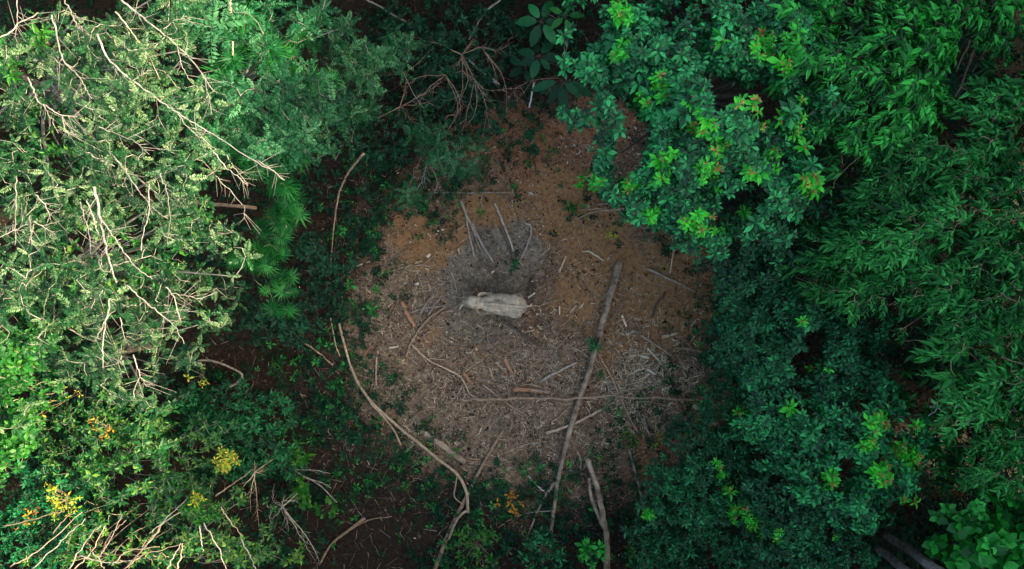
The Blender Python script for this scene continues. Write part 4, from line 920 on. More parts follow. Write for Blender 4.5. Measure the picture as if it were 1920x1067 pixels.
make_tree('shrub', 'fine leaved teal shrub at the bottom right of centre', 'shrub', 'tealfine',
          [(1330, 860, 75, 5.5), (1270, 930, 65, 5.2), (1370, 940, 90, 6), (1300, 1010, 95, 6), (1420, 1020, 90, 6.4), (1240, 1050, 60, 5)], 241, base=(6.4, -9.0), nb=10, n_parts=220, young=[(1345, 868, 9), (1350, 885, 8), (1380, 960, 18), (1415, 985, 20), (1460, 975, 22), (1465, 1010, 20), (1210, 965, 12), (1360, 920, 10)], tr=.10, gap=-.9, young_mat='young')
make_tree('shrub', 'dark teal shrub between the clearing and the lower right tree', 'shrub', 'tealfine',
          [(1390, 700, 50, 4.5), (1360, 780, 50, 4.5), (1400, 830, 60, 5.2), (1360, 620, 35, 3.2), (1345, 680, 28, 2.6)], 242, base=(8.6, -4.6), nb=8, n_parts=160, young=[(1390, 665, 10), (1345, 650, 8), (1400, 645, 8), (1392, 765, 10)], tr=.10, gap=-.8)
make_tree('broadleaf_tree', 'dark broadleaf tree at the bottom edge right of the fine teal shrub', 'tree', 'teal',
          [(1500, 950, 75, 8.2), (1570, 990, 75, 8.6), (1510, 1050, 80, 8.2), (1600, 1060, 60, 8.4)], 243, base=(8.8, -9.0), nb=8, n_parts=240, young=[(1455, 1000, 14), (1640, 985, 12), (1565, 1010, 8)], tr=.15, gap=-.8, tintb=-.05)
make_tree('pointed_leaf_tree', 'dark tree with pointed green leaf stars at the lower right', 'tree', 'pointed',
          [(1780, 850, 65, 8.4), (1830, 900, 60, 8.8), (1780, 760, 45, 7.6), (1760, 920, 35, 8), (1740, 690, 30, 7.2), (1880, 930, 40, 9)], 251, base=(15.5, -7.0), nb=8, n_parts=220, tr=.14, gap=-.35, dens=.75)
make_tree('round_leaved_tree', 'tree with large round green leaves in the bottom right corner', 'tree', 'roundleaf',
          [(1850, 1010, 50, 10.4), (1900, 990, 55, 10.8), (1880, 1060, 60, 10.6), (1820, 1050, 30, 10)], 252, base=(16.5, -9.8), nb=6, n_parts=240, tr=.14, gap=-1, tintb=.08)
stick('leafless_tree', 'tree trunk', 'lichen spotted grey trunk in the dark gap at the bottom right, the upper of two', [(1655, 1000), (1700, 1028), (1745, 1062), (1765, 1080)], 15, 22, 'lichen', zs=(3.0, 5.5, 8.5, 10), z=6)
stick('leafless_tree', 'tree trunk', 'mossy grey trunk in the dark gap at the bottom right, the lower of two', [(1640, 1025), (1675, 1050), (1710, 1085)], 14, 20, 'lichen', zs=(4, 6, 8.5), z=6)
bb = [(1745, 768, 1), (1745, 790, 2)]
stick('dead_branch', 'branch', 'bare whitish tangled branch in the dark gap at the right', [(1742, 762), (1768, 763), (1800, 762), (1832, 764)], 3.5, 4, 'b_white', z=7.6,
      extra=[([(1745, 752), (1765, 770), (1785, 778)], 2.5, 1.5), ([(1750, 790), (1790, 775), (1830, 756)], 3, 2), ([(1792, 800), (1794, 780), (1800, 768)], 3, 2), ([(1812, 796), (1824, 780), (1828, 764)], 3, 2), ([(1740, 780), (1755, 768), (1757, 752)], 2.5, 1.5)])
stick('dead_branch', 'branch', 'forked reddish bare branches crossing the dark gap near the top right corner', [(1848, 22), (1832, 60), (1822, 100), (1808, 140), (1800, 165), (1770, 205)], 7, 3, 'b_brown', z=11,
      extra=[([(1840, 40), (1815, 85), (1800, 115), (1792, 135)], 5, 2), ([(1818, 26), (1800, 48), (1788, 62)], 3, 2), ([(1800, 162), (1812, 172), (1818, 188)], 3, 2)])
stick('bare_branch', 'branch', 'thin bare twig across the black gap at the right', [(1690, 640), (1720, 638), (1765, 642)], 2.5, 2, 'b_grey', z=7.5)

make_tree('dark_shrub', 'near black undergrowth added to darken the gap at the right below the middle', 'shrub', 'dark', [(1760, 640, 80, 6.5), (1850, 760, 70, 6), (1800, 700, 60, 6.4), (1880, 860, 70, 6)], 260, nb=6, n_parts=80, tr=.08, gap=-1)  # this and the next two: dark shrubs added to blacken the gaps
make_tree('dark_shrub', 'near black undergrowth added to darken the gap at the top right corner', 'shrub', 'dark', [(1860, 90, 70, 6), (1800, 160, 60, 6), (1900, 180, 60, 6), (1560, 300, 60, 6), (1620, 270, 40, 6)], 261, nb=6, n_parts=80, tr=.08, gap=-1)
make_tree('dark_shrub', 'near black undergrowth added to darken the gap behind the two lichen spotted trunks', 'shrub', 'dark', [(1780, 960, 80, 2.5), (1700, 1050, 70, 2.5), (1820, 1040, 60, 2.5), (1900, 920, 60, 4)], 262, nb=6, n_parts=80, tr=.06, gap=-1)
# left lower part
make_tree('bright_leaf_tree', 'bright green round crowned tree at the left edge below the feathery tree', 'tree', 'brightball',
          [(10, 640, 62, 12.6), (25, 725, 50, 12.2), (-20, 690, 60, 12.4)], 301, base=(-17.5, -3.0), nb=6, n_parts=260, tr=.14, gap=-1.2, dens=.9)
make_tree('bright_leaf_tree', 'smaller bright green crown at the lower left edge', 'tree', 'brightball', [(15, 810, 48, 11.0), (-30, 860, 60, 11)], 302, base=(-18.2, -6.2), nb=5, n_parts=200, tr=.12, gap=-1.2, dens=.9)
make_tree('mixed_shrub', 'tall green shrub with yellow tips at the lower left', 'shrub', 'mixed',
          [(120, 850, 95, 8.4), (230, 880, 95, 8.6), (330, 850, 80, 7.2), (200, 810, 80, 7.8), (320, 940, 55, 8.0)], 311, base=(-12.4, -7.4), nb=10, n_parts=160, tr=.1, gap=-.75, young=[(160, 880, 16), (240, 850, 14), (230, 960, 16), (130, 870, 12), (320, 860, 14), (265, 965, 14)], young_mat='bright', flush=False)
make_tree('mixed_shrub', 'blue green shrub in the bottom left corner', 'shrub', 'tealfine', [(40, 940, 80, 8.2), (20, 1030, 80, 8.4), (110, 1000, 50, 8.0)], 312, base=(-17.5, -9.5), nb=6, n_parts=120, tr=.1, gap=-.8, tintb=.1)
make_tree('mixed_shrub', 'sunny yellowish green shrub at the bottom left of the image', 'shrub', 'mixed', [(370, 1010, 55, 8.4), (440, 1020, 55, 8.2), (150, 1030, 50, 8.6), (440, 960, 40, 7.6), (530, 1040, 30, 6)], 313, base=(-11, -10.2), nb=8, n_parts=120, tr=.08, gap=-.5, tintb=.2)
make_tree('mixed_shrub', 'dark green shrub between the dark soil and the yellow sprout', 'shrub', 'tealfine', [(400, 790, 70, 4.8), (450, 850, 65, 4.5), (350, 780, 45, 4.8), (500, 780, 45, 3.8), (520, 880, 45, 3.4)], 314, base=(-10.5, -6.0), nb=8, n_parts=160, tr=.08, gap=-.7, tintb=.0)
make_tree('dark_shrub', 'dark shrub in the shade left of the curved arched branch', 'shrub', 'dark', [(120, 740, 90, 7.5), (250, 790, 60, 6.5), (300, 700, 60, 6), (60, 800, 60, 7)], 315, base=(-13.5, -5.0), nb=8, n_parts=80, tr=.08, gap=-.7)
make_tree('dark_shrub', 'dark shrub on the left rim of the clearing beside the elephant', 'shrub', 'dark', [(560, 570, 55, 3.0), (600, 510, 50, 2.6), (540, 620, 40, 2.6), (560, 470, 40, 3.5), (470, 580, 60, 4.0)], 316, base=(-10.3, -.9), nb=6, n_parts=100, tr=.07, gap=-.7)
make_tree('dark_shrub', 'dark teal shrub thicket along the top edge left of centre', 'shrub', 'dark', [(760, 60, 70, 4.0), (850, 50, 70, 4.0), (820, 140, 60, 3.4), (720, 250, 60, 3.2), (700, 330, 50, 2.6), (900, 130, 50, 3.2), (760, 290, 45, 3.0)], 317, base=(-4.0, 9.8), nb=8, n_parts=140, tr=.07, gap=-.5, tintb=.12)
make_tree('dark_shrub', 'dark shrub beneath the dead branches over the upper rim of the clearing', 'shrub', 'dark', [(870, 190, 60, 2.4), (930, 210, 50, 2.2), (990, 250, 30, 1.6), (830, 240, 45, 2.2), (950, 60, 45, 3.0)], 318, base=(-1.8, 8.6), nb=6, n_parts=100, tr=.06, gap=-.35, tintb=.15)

def sprout(label, px, py, r, z, mat, seed, tpl='obovate', L=(.18, .32), asp=.42, n=9, nc=14, name='leafy_sprout', cat='plant', el=(5, 60), group=None):
    """a small plant: stems from the soil, every leaf a part"""
    if mat in ('yellow', 'orange'): nc = int(nc * 1.9 + 1); L = (L[0] * .65, L[1] * .75); r = r * 1.25; n = max(4, n - 3)
    rng = np.random.RandomState(seed); c = P(px, py, z); R = r / F * (H - z)
    b = np.array([c[0], c[1], 0]) if z < 1.5 else P(px, py, 0) * .92 + np.array([c[0], c[1], 0]) * .08
    b[2] = gh(b[0], b[1]) if z < 1.5 else 0
    th = rng.uniform(0, 6.28, nc); u = np.sqrt(rng.uniform(0, 1, nc))
    C = np.stack([c[0] + R * u * np.cos(th), c[1] + R * u * np.sin(th), np.maximum(.15, z + b[2] - rng.uniform(0, .35, nc) * min(1, z))], 1)
    root = thing(name, label, cat, b, group)
    fork = C.mean(0) - np.array([0, 0, min(.5, z * .4)])
    stem = [tube_arrays([b + np.array([0, 0, -.02]), (b + fork) / 2 + np.array([.05, .03, 0]), fork], .03 if z > 1 else .014, .016 if z > 1 else .008, sides=5, n=8, rng=rng)]
    stem += [tube_arrays([fork, (fork + q) / 2 + rng.normal(0, .04, 3), q], .010, .005, sides=4, n=4, rng=rng) for q in C]
    V, T = join(stem); part('stem', mesh_from('stem', V - b, T, smooth=True), M['b_brown'], root)
    sp = dict(tpl=tpl, arr='rosette', n=n, L=L, asp=asp, el=el, tj=.2)
    A = leaf_sets(sp, C, np.zeros_like(C), rng.uniform(0, .8, nc), rng)
    emit_leaves(sp, A, M[mat], root, b, 140, 'leaf', 'foliage', rng)
    return root
sprout('bright yellow green leafy sprout standing out at the lower left', 424, 866, 20, 7.0, 'yellow', 401, nc=14, L=(.2, .3))
sprout('yellow green sprout above the bare sticks at the lower left', 372, 958, 34, 8.4, 'bright', 402, nc=18, L=(.18, .28))
sprout('yellow leaved sprout tip next to the green sprout at the lower left', 368, 940, 12, 8.6, 'yellow', 403, nc=5, L=(.15, .25))
sprout('large cluster of yellow leaves at the far lower left', 106, 940, 30, 8.8, 'yellow', 404, nc=12, L=(.18, .3))
sprout('small orange yellow leaves below the large yellow cluster', 50, 970, 24, 8.0, 'orange', 405, nc=5, n=6, L=(.14, .26))
sprout('yellow leaves hanging in the shadow at the left of the arched branch', 365, 705, 18, 6.0, 'yellow', 406, nc=3, n=5, L=(.18, .28))
sprout('scattered pale yellow leaves over the dark shrub at the lower left', 110, 765, 38, 8.0, 'yellow', 407, nc=6, n=5, L=(.16, .26))
sprout('orange yellow leaves on a twig at the far left below the bright crown', 180, 805, 22, 8.5, 'orange', 408, nc=4, n=5, L=(.14, .24))
sprout('orange leaved seedling on the dark ground at the bottom centre', 955, 950, 20, .8, 'orange', 409, nc=5, n=7, L=(.25, .42))
sprout('bright green large leaved seedling at the lower left of the clearing', 548, 848, 28, 2.8, 'bright', 410, tpl='lance', asp=.34, nc=9, L=(.3, .5), n=8)
sprout('bright green round leaved plant below the large leaved seedling', 562, 925, 26, 2.4, 'bright', 411, tpl='round', asp=.8, nc=12, L=(.2, .32))
sprout('second round leaved green plant at the lower left, nearer the bottom', 610, 955, 22, 1.6, 'bright', 412, tpl='round', asp=.8, nc=8, L=(.2, .34))
sprout('teal green palm like seedling growing across the long log', 1120, 648, 15, .9, 'teal', 413, tpl='strap', asp=.16, nc=2, n=12, L=(.42, .62), el=(0, 40))
sprout('small bright green seedling right of the long log', 1120, 702, 10, .4, 'bright', 414, tpl='lance', asp=.25, nc=3, n=7, L=(.2, .3))
sprout('little green seedling above the elephant at the foot of the stick fan', 962, 498, 10, .35, 'teal', 415, nc=4, n=6, L=(.14, .24))
sprout('light green shrub sprouting at the bottom edge left of centre', 888, 1030, 50, 2.4, 'bright', 416, nc=34, n=8, L=(.16, .28))
sprout('teal leafy plant at the bottom edge below the forked log end', 1020, 1040, 42, 2.6, 'teal', 417, nc=24, n=8, L=(.24, .38))
sprout('green leafy plant left of the pale forked trunk at the bottom', 1108, 1035, 28, 2.6, 'lance', 418, nc=12, n=8, L=(.28, .42))
sprout('bright tipped seedling right of the pale forked trunk at the bottom', 1185, 1050, 18, 2.4, 'bright', 419, nc=5, n=7, L=(.24, .36))
sprout('yellow green seedling under the level pole at the lower right of the clearing', 1185, 828, 22, .6, 'mixed', 420, nc=8, n=6, L=(.24, .38), tpl='lance', asp=.3)
sprout('small yellow green seedling just right of it on the brown soil', 1228, 828, 14, .6, 'yellow', 421, nc=4, n=6, L=(.2, .3), tpl='lance', asp=.3)
sprout('green seedling under the edge of the rosette tree on the soil', 1075, 395, 10, .6, 'bright', 422, nc=3, n=5, L=(.3, .42), tpl='lance', asp=.35)
sprout('bright seedling at the tip of the twigs left of the rosette tree', 1100, 345, 18, 1.2, 'young', 423, nc=6, n=6, L=(.18, .28))
sprout('yellow leaved seedling at the foot of the rosette tree edge', 1150, 440, 9, .5, 'yellow', 424, nc=3, n=4, L=(.2, .3))
sprout('single bright yellow leaf cluster on the orange soil', 1240, 503, 4, .2, 'yellow', 425, nc=1, n=5, L=(.12, .2))
sprout('pale green seedling on the dark soil far left of the elephant', 520, 684, 10, .6, 'bright', 426, nc=3, n=5, L=(.2, .3), tpl='lance', asp=.3)
sprout('green seedling in the shrubs at the bottom left corner of the soil', 460, 1050, 24, 5.0, 'bright', 427, nc=12, n=7, L=(.2, .3))
sprout('vivid broad leaves catching the sun near the top left corner', 60, 70, 26, 15.4, 'bright', 428, nc=9, n=6, L=(.26, .4), tpl='lance', asp=.42)
sprout('vivid yellow green leaves at the left edge near the top', 10, 120, 22, 15.2, 'bright', 429, nc=8, n=6, L=(.26, .4), tpl='lance', asp=.42)
sprout('ragged dark broad leaves of a seedling above the elephant on bare soil', 1245, 470, 10, .4, 'dark', 430, nc=4, n=6, L=(.2, .3))

# big leaved plants at the top centre
def big_leaf_plant(label, px, py, z, n, L, seed, mat='dark', asp=.42, tpl='strap', a0=0, a1=6.28, name='big_leaved_plant'):
    rng = np.random.RandomState(seed); c = P(px, py, z); b = np.array([c[0], c[1], gh(c[0], c[1])])
    root = thing(name, label, 'plant', b)
    part('stem', tube_mesh('stem', [b, (b + c) / 2 + np.array([.08, .05, 0]), c], .05, .03, b, sides=6, n=6), M['b_dark'], root)
    for k in range(n):
        a = a0 + (a1 - a0) * k / n + rng.uniform(-.15, .15); d = np.array([math.cos(a), math.sin(a), rng.uniform(-.1, .35)]); d /= np.linalg.norm(d)
        l_ = L * rng.uniform(.75, 1.1); V = []; T = []; K = 9; w = l_ * asp
        p0 = c + d * .25 * l_; sd_ = nrm(np.cross(np.array([0, 0, 1.]), d)); up = np.cross(d, sd_)
        for i in range(K):
            t = i / (K - 1); wd = w * .5 * math.sin(math.pi * min(1, .06 + t * .97)) ** .7 * (1 if t < .98 else .05)
            q = p0 + d * l_ * t + np.array([0, 0, -.35 * l_ * t * t])
            rip = .03 * l_ * math.sin(i * 2.4)
            V += [q - sd_ * wd + up * (.12 * wd + rip), q, q + sd_ * wd + up * (.12 * wd - rip)]
        for i in range(K - 1):
            for j in (0, 1):
                a_ = i * 3 + j; T += [(a_, a_ + 1, a_ + 4), (a_, a_ + 4, a_ + 3)]
        me = mesh_from('leaf', np.array(V) - b, np.array(T), tint=float(rng.uniform(.3, 1)), solo=0.0, smooth=True)
        lf = part('leaf', me, M[mat], root)
        part('leaf_stalk', tube_mesh('leaf_stalk', [c, p0], .018, .012, b, sides=5, n=3), M['b_dark'], root)
big_leaf_plant('large dark lobed leaves of a plant at the top edge right of centre', 1015, 40, 3.6, 6, 1.0, 501, 'teal', .5)
big_leaf_plant('drooping bluish dark leaves below the top edge plant', 1010, 105, 2.8, 7, .9, 502, 'dark', .48)
big_leaf_plant('dark broad ribbed leaves hanging at the upper rim beside the rosette tree', 1052, 150, 2.4, 5, 1.3, 503, 'dark', .36, a0=3.6, a1=6.6)
big_leaf_plant('dark leaves of a low plant left of the ribbed leaves', 985, 125, 2.0, 5, .8, 504, 'dark', .5)
big_leaf_plant('dark big leaf plant at the very top between shrub and rosette tree', 1060, 30, 4.0, 5, .9, 505, 'bamboo', .4)

# ------------------------------------------------------------------ bare branches
def bare_branches(name, label, hubs, seed, z, mat='b_brown', cat='dead shrub', r=(.028, .007), droop=1.2, jitter=.25):
    """hubs: (px, py, [ends]) ; arching dead branches, each a part with finer twigs"""
    rng = np.random.RandomState(seed); h0 = P(hubs[0][0], hubs[0][1], z); b = np.array([h0[0], h0[1], 0])
    root = thing(name, label, cat, b)
    part('stem', tube_mesh('stem', [b, h0 * .6 + b * .4 + np.array([.15, .1, 0]), h0], r[0] * 1.6, r[0] * 1.2, b, sides=7, n=8), M[mat], root)
    for (hx, hy, ends) in hubs:
        h = P(hx, hy, z)
        for e in ends:
            mid = None
            if len(e) == 4: mid = P(e[2], e[3], z + .1)
            q = P(e[0], e[1], max(.4, z - droop * rng.uniform(.5, 1)))
            if mid is None: mid = (h + q) / 2 + np.array([rng.normal(0, jitter), rng.normal(0, jitter), .25])
            V, T = tube_arrays([h, mid, q], r[0] * rng.uniform(.7, 1.1), r[1], sides=5, n=9, rng=rng, wob=.02)
            bo = part('branch', mesh_from('branch', V - b, T, smooth=True), M[mat], root)
            path = catmull([h, mid, q], 12); A_, B_ = [], []
            for _ in range(9):
                i = rng.randint(3, 11); s = path[i]; dd = nrm(path[i] - path[i - 1]); sd_ = np.cross(dd, [0, 0, 1])
                A_.append(s); B_.append(s + (dd * rng.uniform(.3, 1) + sd_ * rng.uniform(-.8, .8) + np.array([0, 0, rng.uniform(-.2, .2)])) * rng.uniform(.25, .7))
            V, T = prisms(np.array(A_), np.array(B_), .010, .004)
            part('twigs', mesh_from('twigs', V - b, T), M[mat], bo, kind='stuff')
    return root
bare_branches('dead_shrub', 'dead shrub with brown branches radiating over the upper rim of the clearing',
              [(865, 102, [(940, 100, 905, 88), (918, 245, 905, 180), (852, 215), (800, 88)]), (905, 92, [(935, 165, 925, 125), (965, 60), (938, 130), (950, 215, 945, 150)]),
               (835, 140, [(830, 265, 858, 200), (780, 205), (862, 230, 860, 180), (795, 120), (750, 200, 775, 150)]), (890, 150, [(873, 240), (930, 200), (905, 262, 912, 200), (850, 290, 872, 230), (975, 165)]),
               (865, 102, [(815, 190), (905, 92), (835, 140), (890, 150), (885, 70, 880, 85)])], 601, 3.6, r=(.022, .006), jitter=.4)
bare_branches('dead_shrub', 'second dead shrub whose thin branches fan out left of the first',
              [(750, 200, [(865, 125, 810, 165), (835, 130), (790, 245, 770, 225), (770, 265), (760, 130), (690, 215), (830, 180), (820, 160)]),
               (815, 85, [(690, 142, 760, 135), (740, 95), (730, 85), (795, 140), (775, 90)])], 602, 3.2, r=(.022, .006))
bare_branches('dead_branch', 'bare dead branch lying from the upper rim down towards the clearing', [(868, 195, [(845, 235, 856, 215), (825, 270, 838, 250)]), (853, 215, [(862, 262), (852, 265)])], 603, 1.8, r=(.035, .010), droop=1.0, cat='branch')
bare_branches('dead_branch', 'forked thin purple grey branch over the dark gap left of the dead shrubs', [(602, 193, [(548, 192, 575, 194), (652, 142, 635, 170), (640, 205, 620, 200)]), (560, 170, [(510, 135, 535, 155), (615, 178)])], 604, 6.5, mat='b_grey', r=(.035, .01), cat='branch')
bare_branches('dead_branch', 'leafless twigs standing in the brown litter on the upper rim', [(1000, 150, [(985, 195), (1030, 190), (960, 200), (1050, 140)])], 605, 1.4, r=(.02, .006), cat='branch')
bare_branches('dead_sapling', 'thin green twiggy sapling leaning over the upper left rim', [(803, 300, [(795, 345, 797, 322), (812, 270), (785, 325), (775, 355), (805, 372)])], 606, 3.0, mat='b_grey', r=(.02, .006), cat='sapling')
bare_branches('dead_shrub', 'tangle of thin bare stems at the bottom left of the dark soil', [(530, 950, [(515, 905), (540, 985), (590, 1050, 560, 1000), (520, 1000), (505, 960), (560, 940), (595, 1067, 590, 1030)])], 607, 4.0, mat='b_grey', r=(.03, .008))
bare_branches('dead_shrub', 'bare bush of dry stems right of the yellow sprout', [(478, 885, [(440, 925, 455, 915), (470, 960, 470, 925), (485, 990, 482, 940), (475, 850), (500, 880)])], 608, 5.2, mat='b_tan', r=(.03, .008))

# pale limbs in the sunlit crowns, on top of the foliage
def limb_set(label, seed, lines, z, mat='b_pale', name='bare_limb', cat='branch'):
    rng = np.random.RandomState(seed)
    x0, y0 = lines[0][0][0]; b = P(x0, y0, z)
    root = thing(name, label, cat, b)
    for (pp, w0, w1) in lines:
        n = len(pp); sc = (H - z) / F
        z_ = z + .45; w = np.array([P(x, y, z_ - .45 * (i / max(1, n - 1)) + rng.normal(0, .06)) for i, (x, y) in enumerate(pp)])
        V, T = tube_arrays(w, w0 * sc * .27, w1 * sc * .25, sides=6, n=max(6, 4 * n), rng=rng, wob=.015)
        bo = part('branch', mesh_from('branch', V - b, T, smooth=True), M[mat], root)
        path = catmull(w, 16); A_, B_ = [], []
        for _ in range(8):
            i = rng.randint(2, 15); s = path[i]; dd = nrm(path[i] - path[i - 1]); sd_ = np.cross(dd, [0, 0, 1])
            A_.append(s); B_.append(s + (dd * rng.uniform(.2, .9) + sd_ * rng.choice([-1, 1]) * rng.uniform(.3, 1.0) + np.array([0, 0, rng.uniform(-.35, .1)])) * rng.uniform(.25, .9))
        V, T = prisms(np.array(A_), np.array(B_), .008, .004)
        part('twigs', mesh_from('twigs', V - b, T), M[mat], bo, kind='stuff')
    return root
limb_set('long pale limb slanting down from the top edge over the fern leaved tree', 701, [([(224, -4), (258, 25), (292, 54), (332, 86), (368, 122), (400, 170)], 7, 3), ([(306, 54), (330, 38), (350, 30)], 3, 2), ([(332, 86), (342, 125), (355, 150)], 3, 2), ([(368, 122), (385, 155), (392, 185), (398, 215)], 3, 2)], 14.6)
limb_set('longest pale limb crossing diagonally through the sunlit tree towards the clearing', 702, [([(182, 64), (198, 100), (214, 124), (250, 152), (282, 175), (308, 195), (332, 212), (366, 232), (402, 255), (450, 285), (500, 315), (534, 338)], 7, 2.5), ([(332, 212), (355, 240), (385, 265)], 3, 2), ([(250, 152), (272, 135), (285, 128)], 2.5, 1.5), ([(214, 124), (220, 140)], 3, 2)], 15.0)
limb_set('straight pale limb left of the longest one near the top', 703, [([(216, 22), (235, 45), (255, 72), (275, 98), (300, 150)], 5, 2)], 14.9, mat='b_tan')
limb_set('forked pale limb in the top left corner', 704, [([(97, 28), (106, 60), (115, 105), (132, 128), (150, 146), (160, 165), (172, 185)], 6, 3), ([(116, 110), (104, 130)], 3, 2), ([(122, 0), (135, 30), (147, 55)], 5, 4)], 15.6)
limb_set('short bright limb at the far left near the top', 705, [([(0, 70), (22, 58), (34, 45), (62, 30), (72, 24)], 5, 3), ([(32, 0), (32, 50), (26, 70)], 3, 2)], 15.7)
limb_set('pale limb arching at the left above the thick limbs', 706, [([(52, 145), (64, 172), (72, 190), (96, 205), (120, 217), (145, 219)], 6, 3), ([(80, 195), (95, 222), (110, 250)], 4, 2), ([(118, 218), (120, 240), (130, 256)], 3, 2), ([(185, 238), (215, 250), (255, 267), (280, 290)], 4, 2)], 15.6)
limb_set('thickest pair of pale limbs forking in the middle of the left crowns', 707, [([(176, 350), (184, 385), (190, 420), (197, 455), (202, 480), (210, 505), (218, 530)], 10, 5), ([(190, 410), (205, 432), (225, 462), (245, 490), (265, 510), (285, 523)], 5, 3), ([(150, 378), (160, 410), (168, 445), (172, 480)], 5, 2), ([(162, 375), (172, 400), (180, 430), (190, 458)], 5, 2), ([(198, 465), (184, 488)], 3, 2)], 14.8)
limb_set('brown tipped limb slanting down to a fork in the left crowns', 708, [([(200, 280), (228, 310), (245, 335), (262, 362), (272, 372), (295, 398), (315, 410)], 5, 3), ([(280, 345), (279, 380), (277, 410), (268, 440), (265, 470)], 4, 2.5), ([(172, 292), (195, 303), (215, 312)], 3, 3), ([(300, 325), (310, 350), (316, 380), (318, 420), (315, 460)], 4, 2)], 14.4)
limb_set('vertical pale stems at the far left edge', 709, [([(30, 330), (30, 370), (29, 420), (28, 460)], 4, 2.5), ([(56, 405), (58, 430), (59, 460)], 5, 3), ([(0, 445), (25, 432), (54, 420)], 3, 2), ([(66, 365), (85, 385), (95, 412)], 5, 3), ([(62, 415), (85, 428), (105, 440)], 4, 2)], 15.3)
limb_set('long grey limb running down right below the thick pair', 710, [([(235, 534), (262, 558), (290, 580), (315, 600), (332, 620), (345, 645)], 5, 2), ([(310, 538), (325, 555), (334, 585), (340, 605)], 4, 2.5), ([(318, 548), (350, 555), (380, 562)], 3, 2)], 13.8, mat='b_grey')
limb_set('purplish grey limbs hanging down below the left crowns', 711, [([(205, 560), (202, 590), (195, 620), (193, 660), (193, 690)], 5, 3), ([(192, 545), (178, 565), (165, 590)], 4, 2), ([(225, 595), (232, 625), (235, 640)], 4, 2), ([(205, 590), (190, 615), (178, 640)], 4, 2), ([(250, 665), (256, 685), (262, 705), (252, 730), (250, 748)], 4.5, 2.5), ([(262, 705), (275, 725)], 3, 2), ([(228, 668), (218, 685)], 3, 2)], 13.4, mat='b_grey')
limb_set('thin grey branch over the bamboo near the left rim', 712, [([(398, 322), (415, 342), (432, 358), (455, 385)], 4, 2), ([(458, 385), (458, 412)], 2, 1.5), ([(425, 290), (440, 315), (465, 345)], 3, 2)], 12.0, mat='b_grey')
limb_set('grey purple branch hanging below the fern leaved tree', 713, [([(384, 267), (405, 290), (425, 315), (445, 330), (465, 348)], 4, 2), ([(482, 300), (510, 318), (530, 335)], 3.5, 2)], 12.6, mat='b_grey')

# heap of dry sticks at the bottom left: every stick is its own object
hs = [((20, 1062), (75, 1030), (155, 960)), ((60, 1067), (120, 1010), (160, 972)), ((100, 1000), (120, 975), (140, 960)), ((130, 1067), (165, 1010), (190, 985)), ((140, 1067), (172, 1035), (198, 985)), ((174, 1035), (188, 1052), (195, 1067)),
      ((185, 1045), (210, 1000), (237, 975)), ((190, 1040), (205, 1015), (230, 965)), ((232, 1067), (270, 1040), (340, 1020)), ((240, 1060), (290, 1005), (310, 975), (352, 934)), ((250, 1050), (280, 1015), (308, 980)),
      ((315, 1067), (330, 1035), (340, 1018)), ((333, 1067), (340, 1040), (343, 1018)), ((383, 980), (405, 1020), (425, 1067)), ((5, 985), (60, 975), (118, 958)), ((150, 1040), (200, 1055), (260, 1048)), ((210, 1060), (240, 1035), (300, 1025)),
      ((280, 1000), (300, 985), (340, 960)), ((405, 930), (440, 905), (475, 880)), ((452, 1010), (470, 1045), (480, 1067)), ((415, 950), (430, 975), (455, 1005)), ((375, 985), (378, 1010), (380, 1035))]
lab_hs = ['lowest long dry stick at the far lower left', 'dry stick running parallel above the far left one', 'short dry stick pointing up to the large yellow cluster', 'dry stick rising below the mixed shrub, left of a fork', 'pale dry stick forming the left arm of a fork',
          'short right arm of the forked dry stick', 'dry stick rising right of the fork', 'thinner dry stick close beside the one right of the fork', 'pale bright dry stick arching to the right at the bottom edge', 'longest grey dry stick rising to the dark gap', 'dry stick just left of the longest grey one',
          'short pale stick dropping to the bottom edge, the left of two', 'short pale stick dropping to the bottom edge, the right of two', 'curved pale stick running down right of the green sprout', 'thin pale twig under the large yellow leaf cluster', 'level thin dry stick low in the heap',
          'thin dry stick under the bright arching stick', 'thin dry stick branching off the longest grey one', 'grey stick rising to the bare bush', 'dark stick at the bottom edge below the bare bush', 'thin stick between the sprout and the bare bush', 'short dark stick below the green sprout']
for i, (pp, lb) in enumerate(zip(hs, lab_hs)):
    stick('dry_stick', 'stick', lb, list(pp), 2.4 if i % 3 else 3.0, 1.3, ['b_tan', 'b_grey', 'b_brown', 'b_grey'][i % 4], z=8.9 + .1 * (i % 3), wob=.022, group='dry sticks heaped at the lower left')
make_tree('dry_thicket', 'thicket of dry grey twigs and sparse leaves under the heap of sticks', 'shrub', 'mixed', [(200, 1010, 110, 7.4), (310, 1040, 90, 7.2), (90, 1040, 80, 7.2)], 320, base=(-13.5, -10.3), nb=14, n_parts=60, tr=.08, gap=-.2, dens=.5, bark='b_tan')

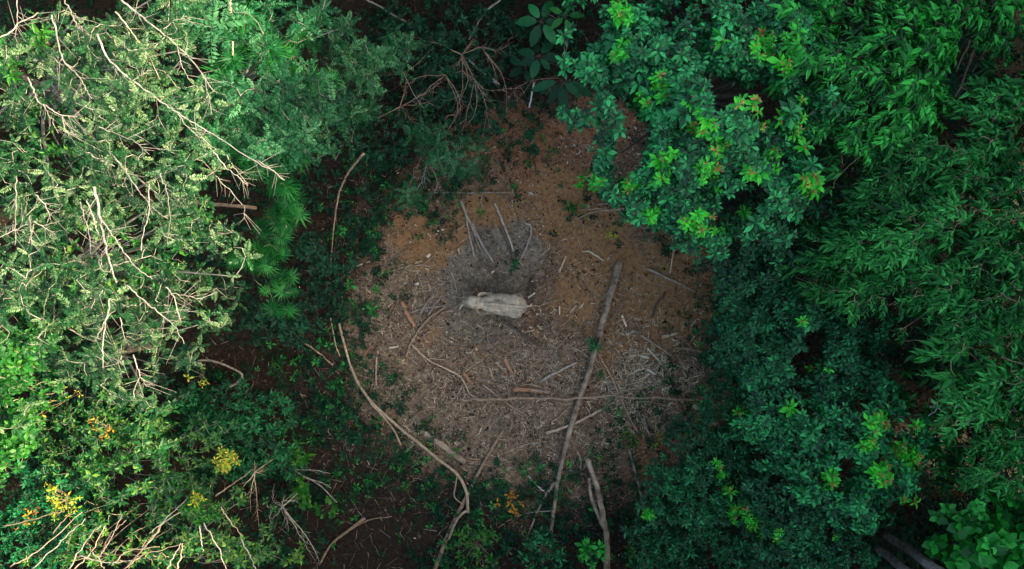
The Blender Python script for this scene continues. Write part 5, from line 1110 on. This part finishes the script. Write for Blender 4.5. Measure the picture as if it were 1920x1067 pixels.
# ------------------------------------------------------------------ tall unseen trees added on the sun's side to shade the clearing
tall = [(25.5, -27, 30), (26.5, -19.5, 32), (25.0, -12.5, 31), (26.0, -5.5, 33), (25.4, 1.5, 32), (26.5, 8.5, 33), (25.5, 15.5, 31.5), (26.5, 22.5, 31), (31.5, -16, 33), (31.8, -2, 34), (31.5, 11.5, 34)]
proto = None
def tall_shade_tree():
    rng = np.random.RandomState(9)
    root = thing('shade_tree', 'tall dense tree added for shade beyond the right edge of the photo', 'tree', (0, 0, 0), 'tall trees added for shade right of the view')
    part('trunk', tube_mesh('trunk', [(0, 0, 0), (.3, .1, 10), (0, 0, 24)], .5, .2, sides=9, n=10, rng=rng), M['b_grey'], root)
    for k in range(10):
        a = k * .63; s = np.array([.1, 0, 12 + 1.1 * k]); e = s + np.array([3.2 * math.cos(a * 3), 3.2 * math.sin(a * 3), 2.5])
        part('branch', tube_mesh('branch', [s, (s + e) / 2 + np.array([0, 0, .5]), e], .13, .03, sides=6, n=6, rng=rng), M['b_grey'], root)
    n = 8000; u = nrm(rng.normal(0, 1, (n, 3))); rad = rng.uniform(.55, 1, n) ** .5
    C = np.array([0, 0, 16.5]) + u * rad[:, None] * np.array([4.5, 4.5, 15.5]) * (1 + .12 * np.sin(u[:, 0:1] * 7 + u[:, 2:3] * 5))
    sp = dict(tpl='diamond', arr='rosette', n=6, L=(.4, .7), asp=.5, el=(0, 40), tj=.2)
    A = leaf_sets(sp, C, u, np.full(n, .45), rng)
    V, T, t = cloud(TPL['diamond'][0], A['P'], A['D'], A['U'], A['L'], A['W'], A['t'])
    part('foliage', mesh_from('foliage', V, T, tint=t, solo=0.0), M['small'], root, kind='stuff')
    return root
proto = tall_shade_tree()
for i, (x, y, h) in enumerate(tall):
    if i == 0: r = proto
    else:
        r = proto.copy(); COL.objects.link(r)
        for ch in list(proto.children):
            c = ch.copy(); COL.objects.link(c); c.parent = r
    r.location = (x, y, 0); r.scale = (1, 1, h / 32.0); r.rotation_euler = (0, 0, i * 1.3)
ring = [(x, -19.5 - (i % 2) * 1.2, 'bottom') for i, x in enumerate(range(-24, 22, 5))] + [(x, 19.0 + (i % 2) * 1.4, 'top') for i, x in enumerate(range(-24, 22, 5))] + [(-29 - (i % 2) * 1.5, y, 'left') for i, y in enumerate(range(-14, 16, 5))]  # unseen surrounding trees, added to cut low sky light from the sides
for i, (x, y, side) in enumerate(ring):
    r = proto.copy(); COL.objects.link(r)
    for ch in list(proto.children):
        c = ch.copy(); COL.objects.link(c); c.parent = r
    r['label'] = 'forest tree added to cut low sky light beyond the %s edge of the photograph' % side; r['group'] = 'trees added for shade beyond the %s edge' % side
    r.location = (x, y, 0); r.scale = (.95, .95, .50 + .05 * (i % 3)); r.rotation_euler = (0, 0, i * 2.1)
print('objects', len(bpy.data.objects), 'tris', sum(len(m.polygons) for m in bpy.data.meshes))
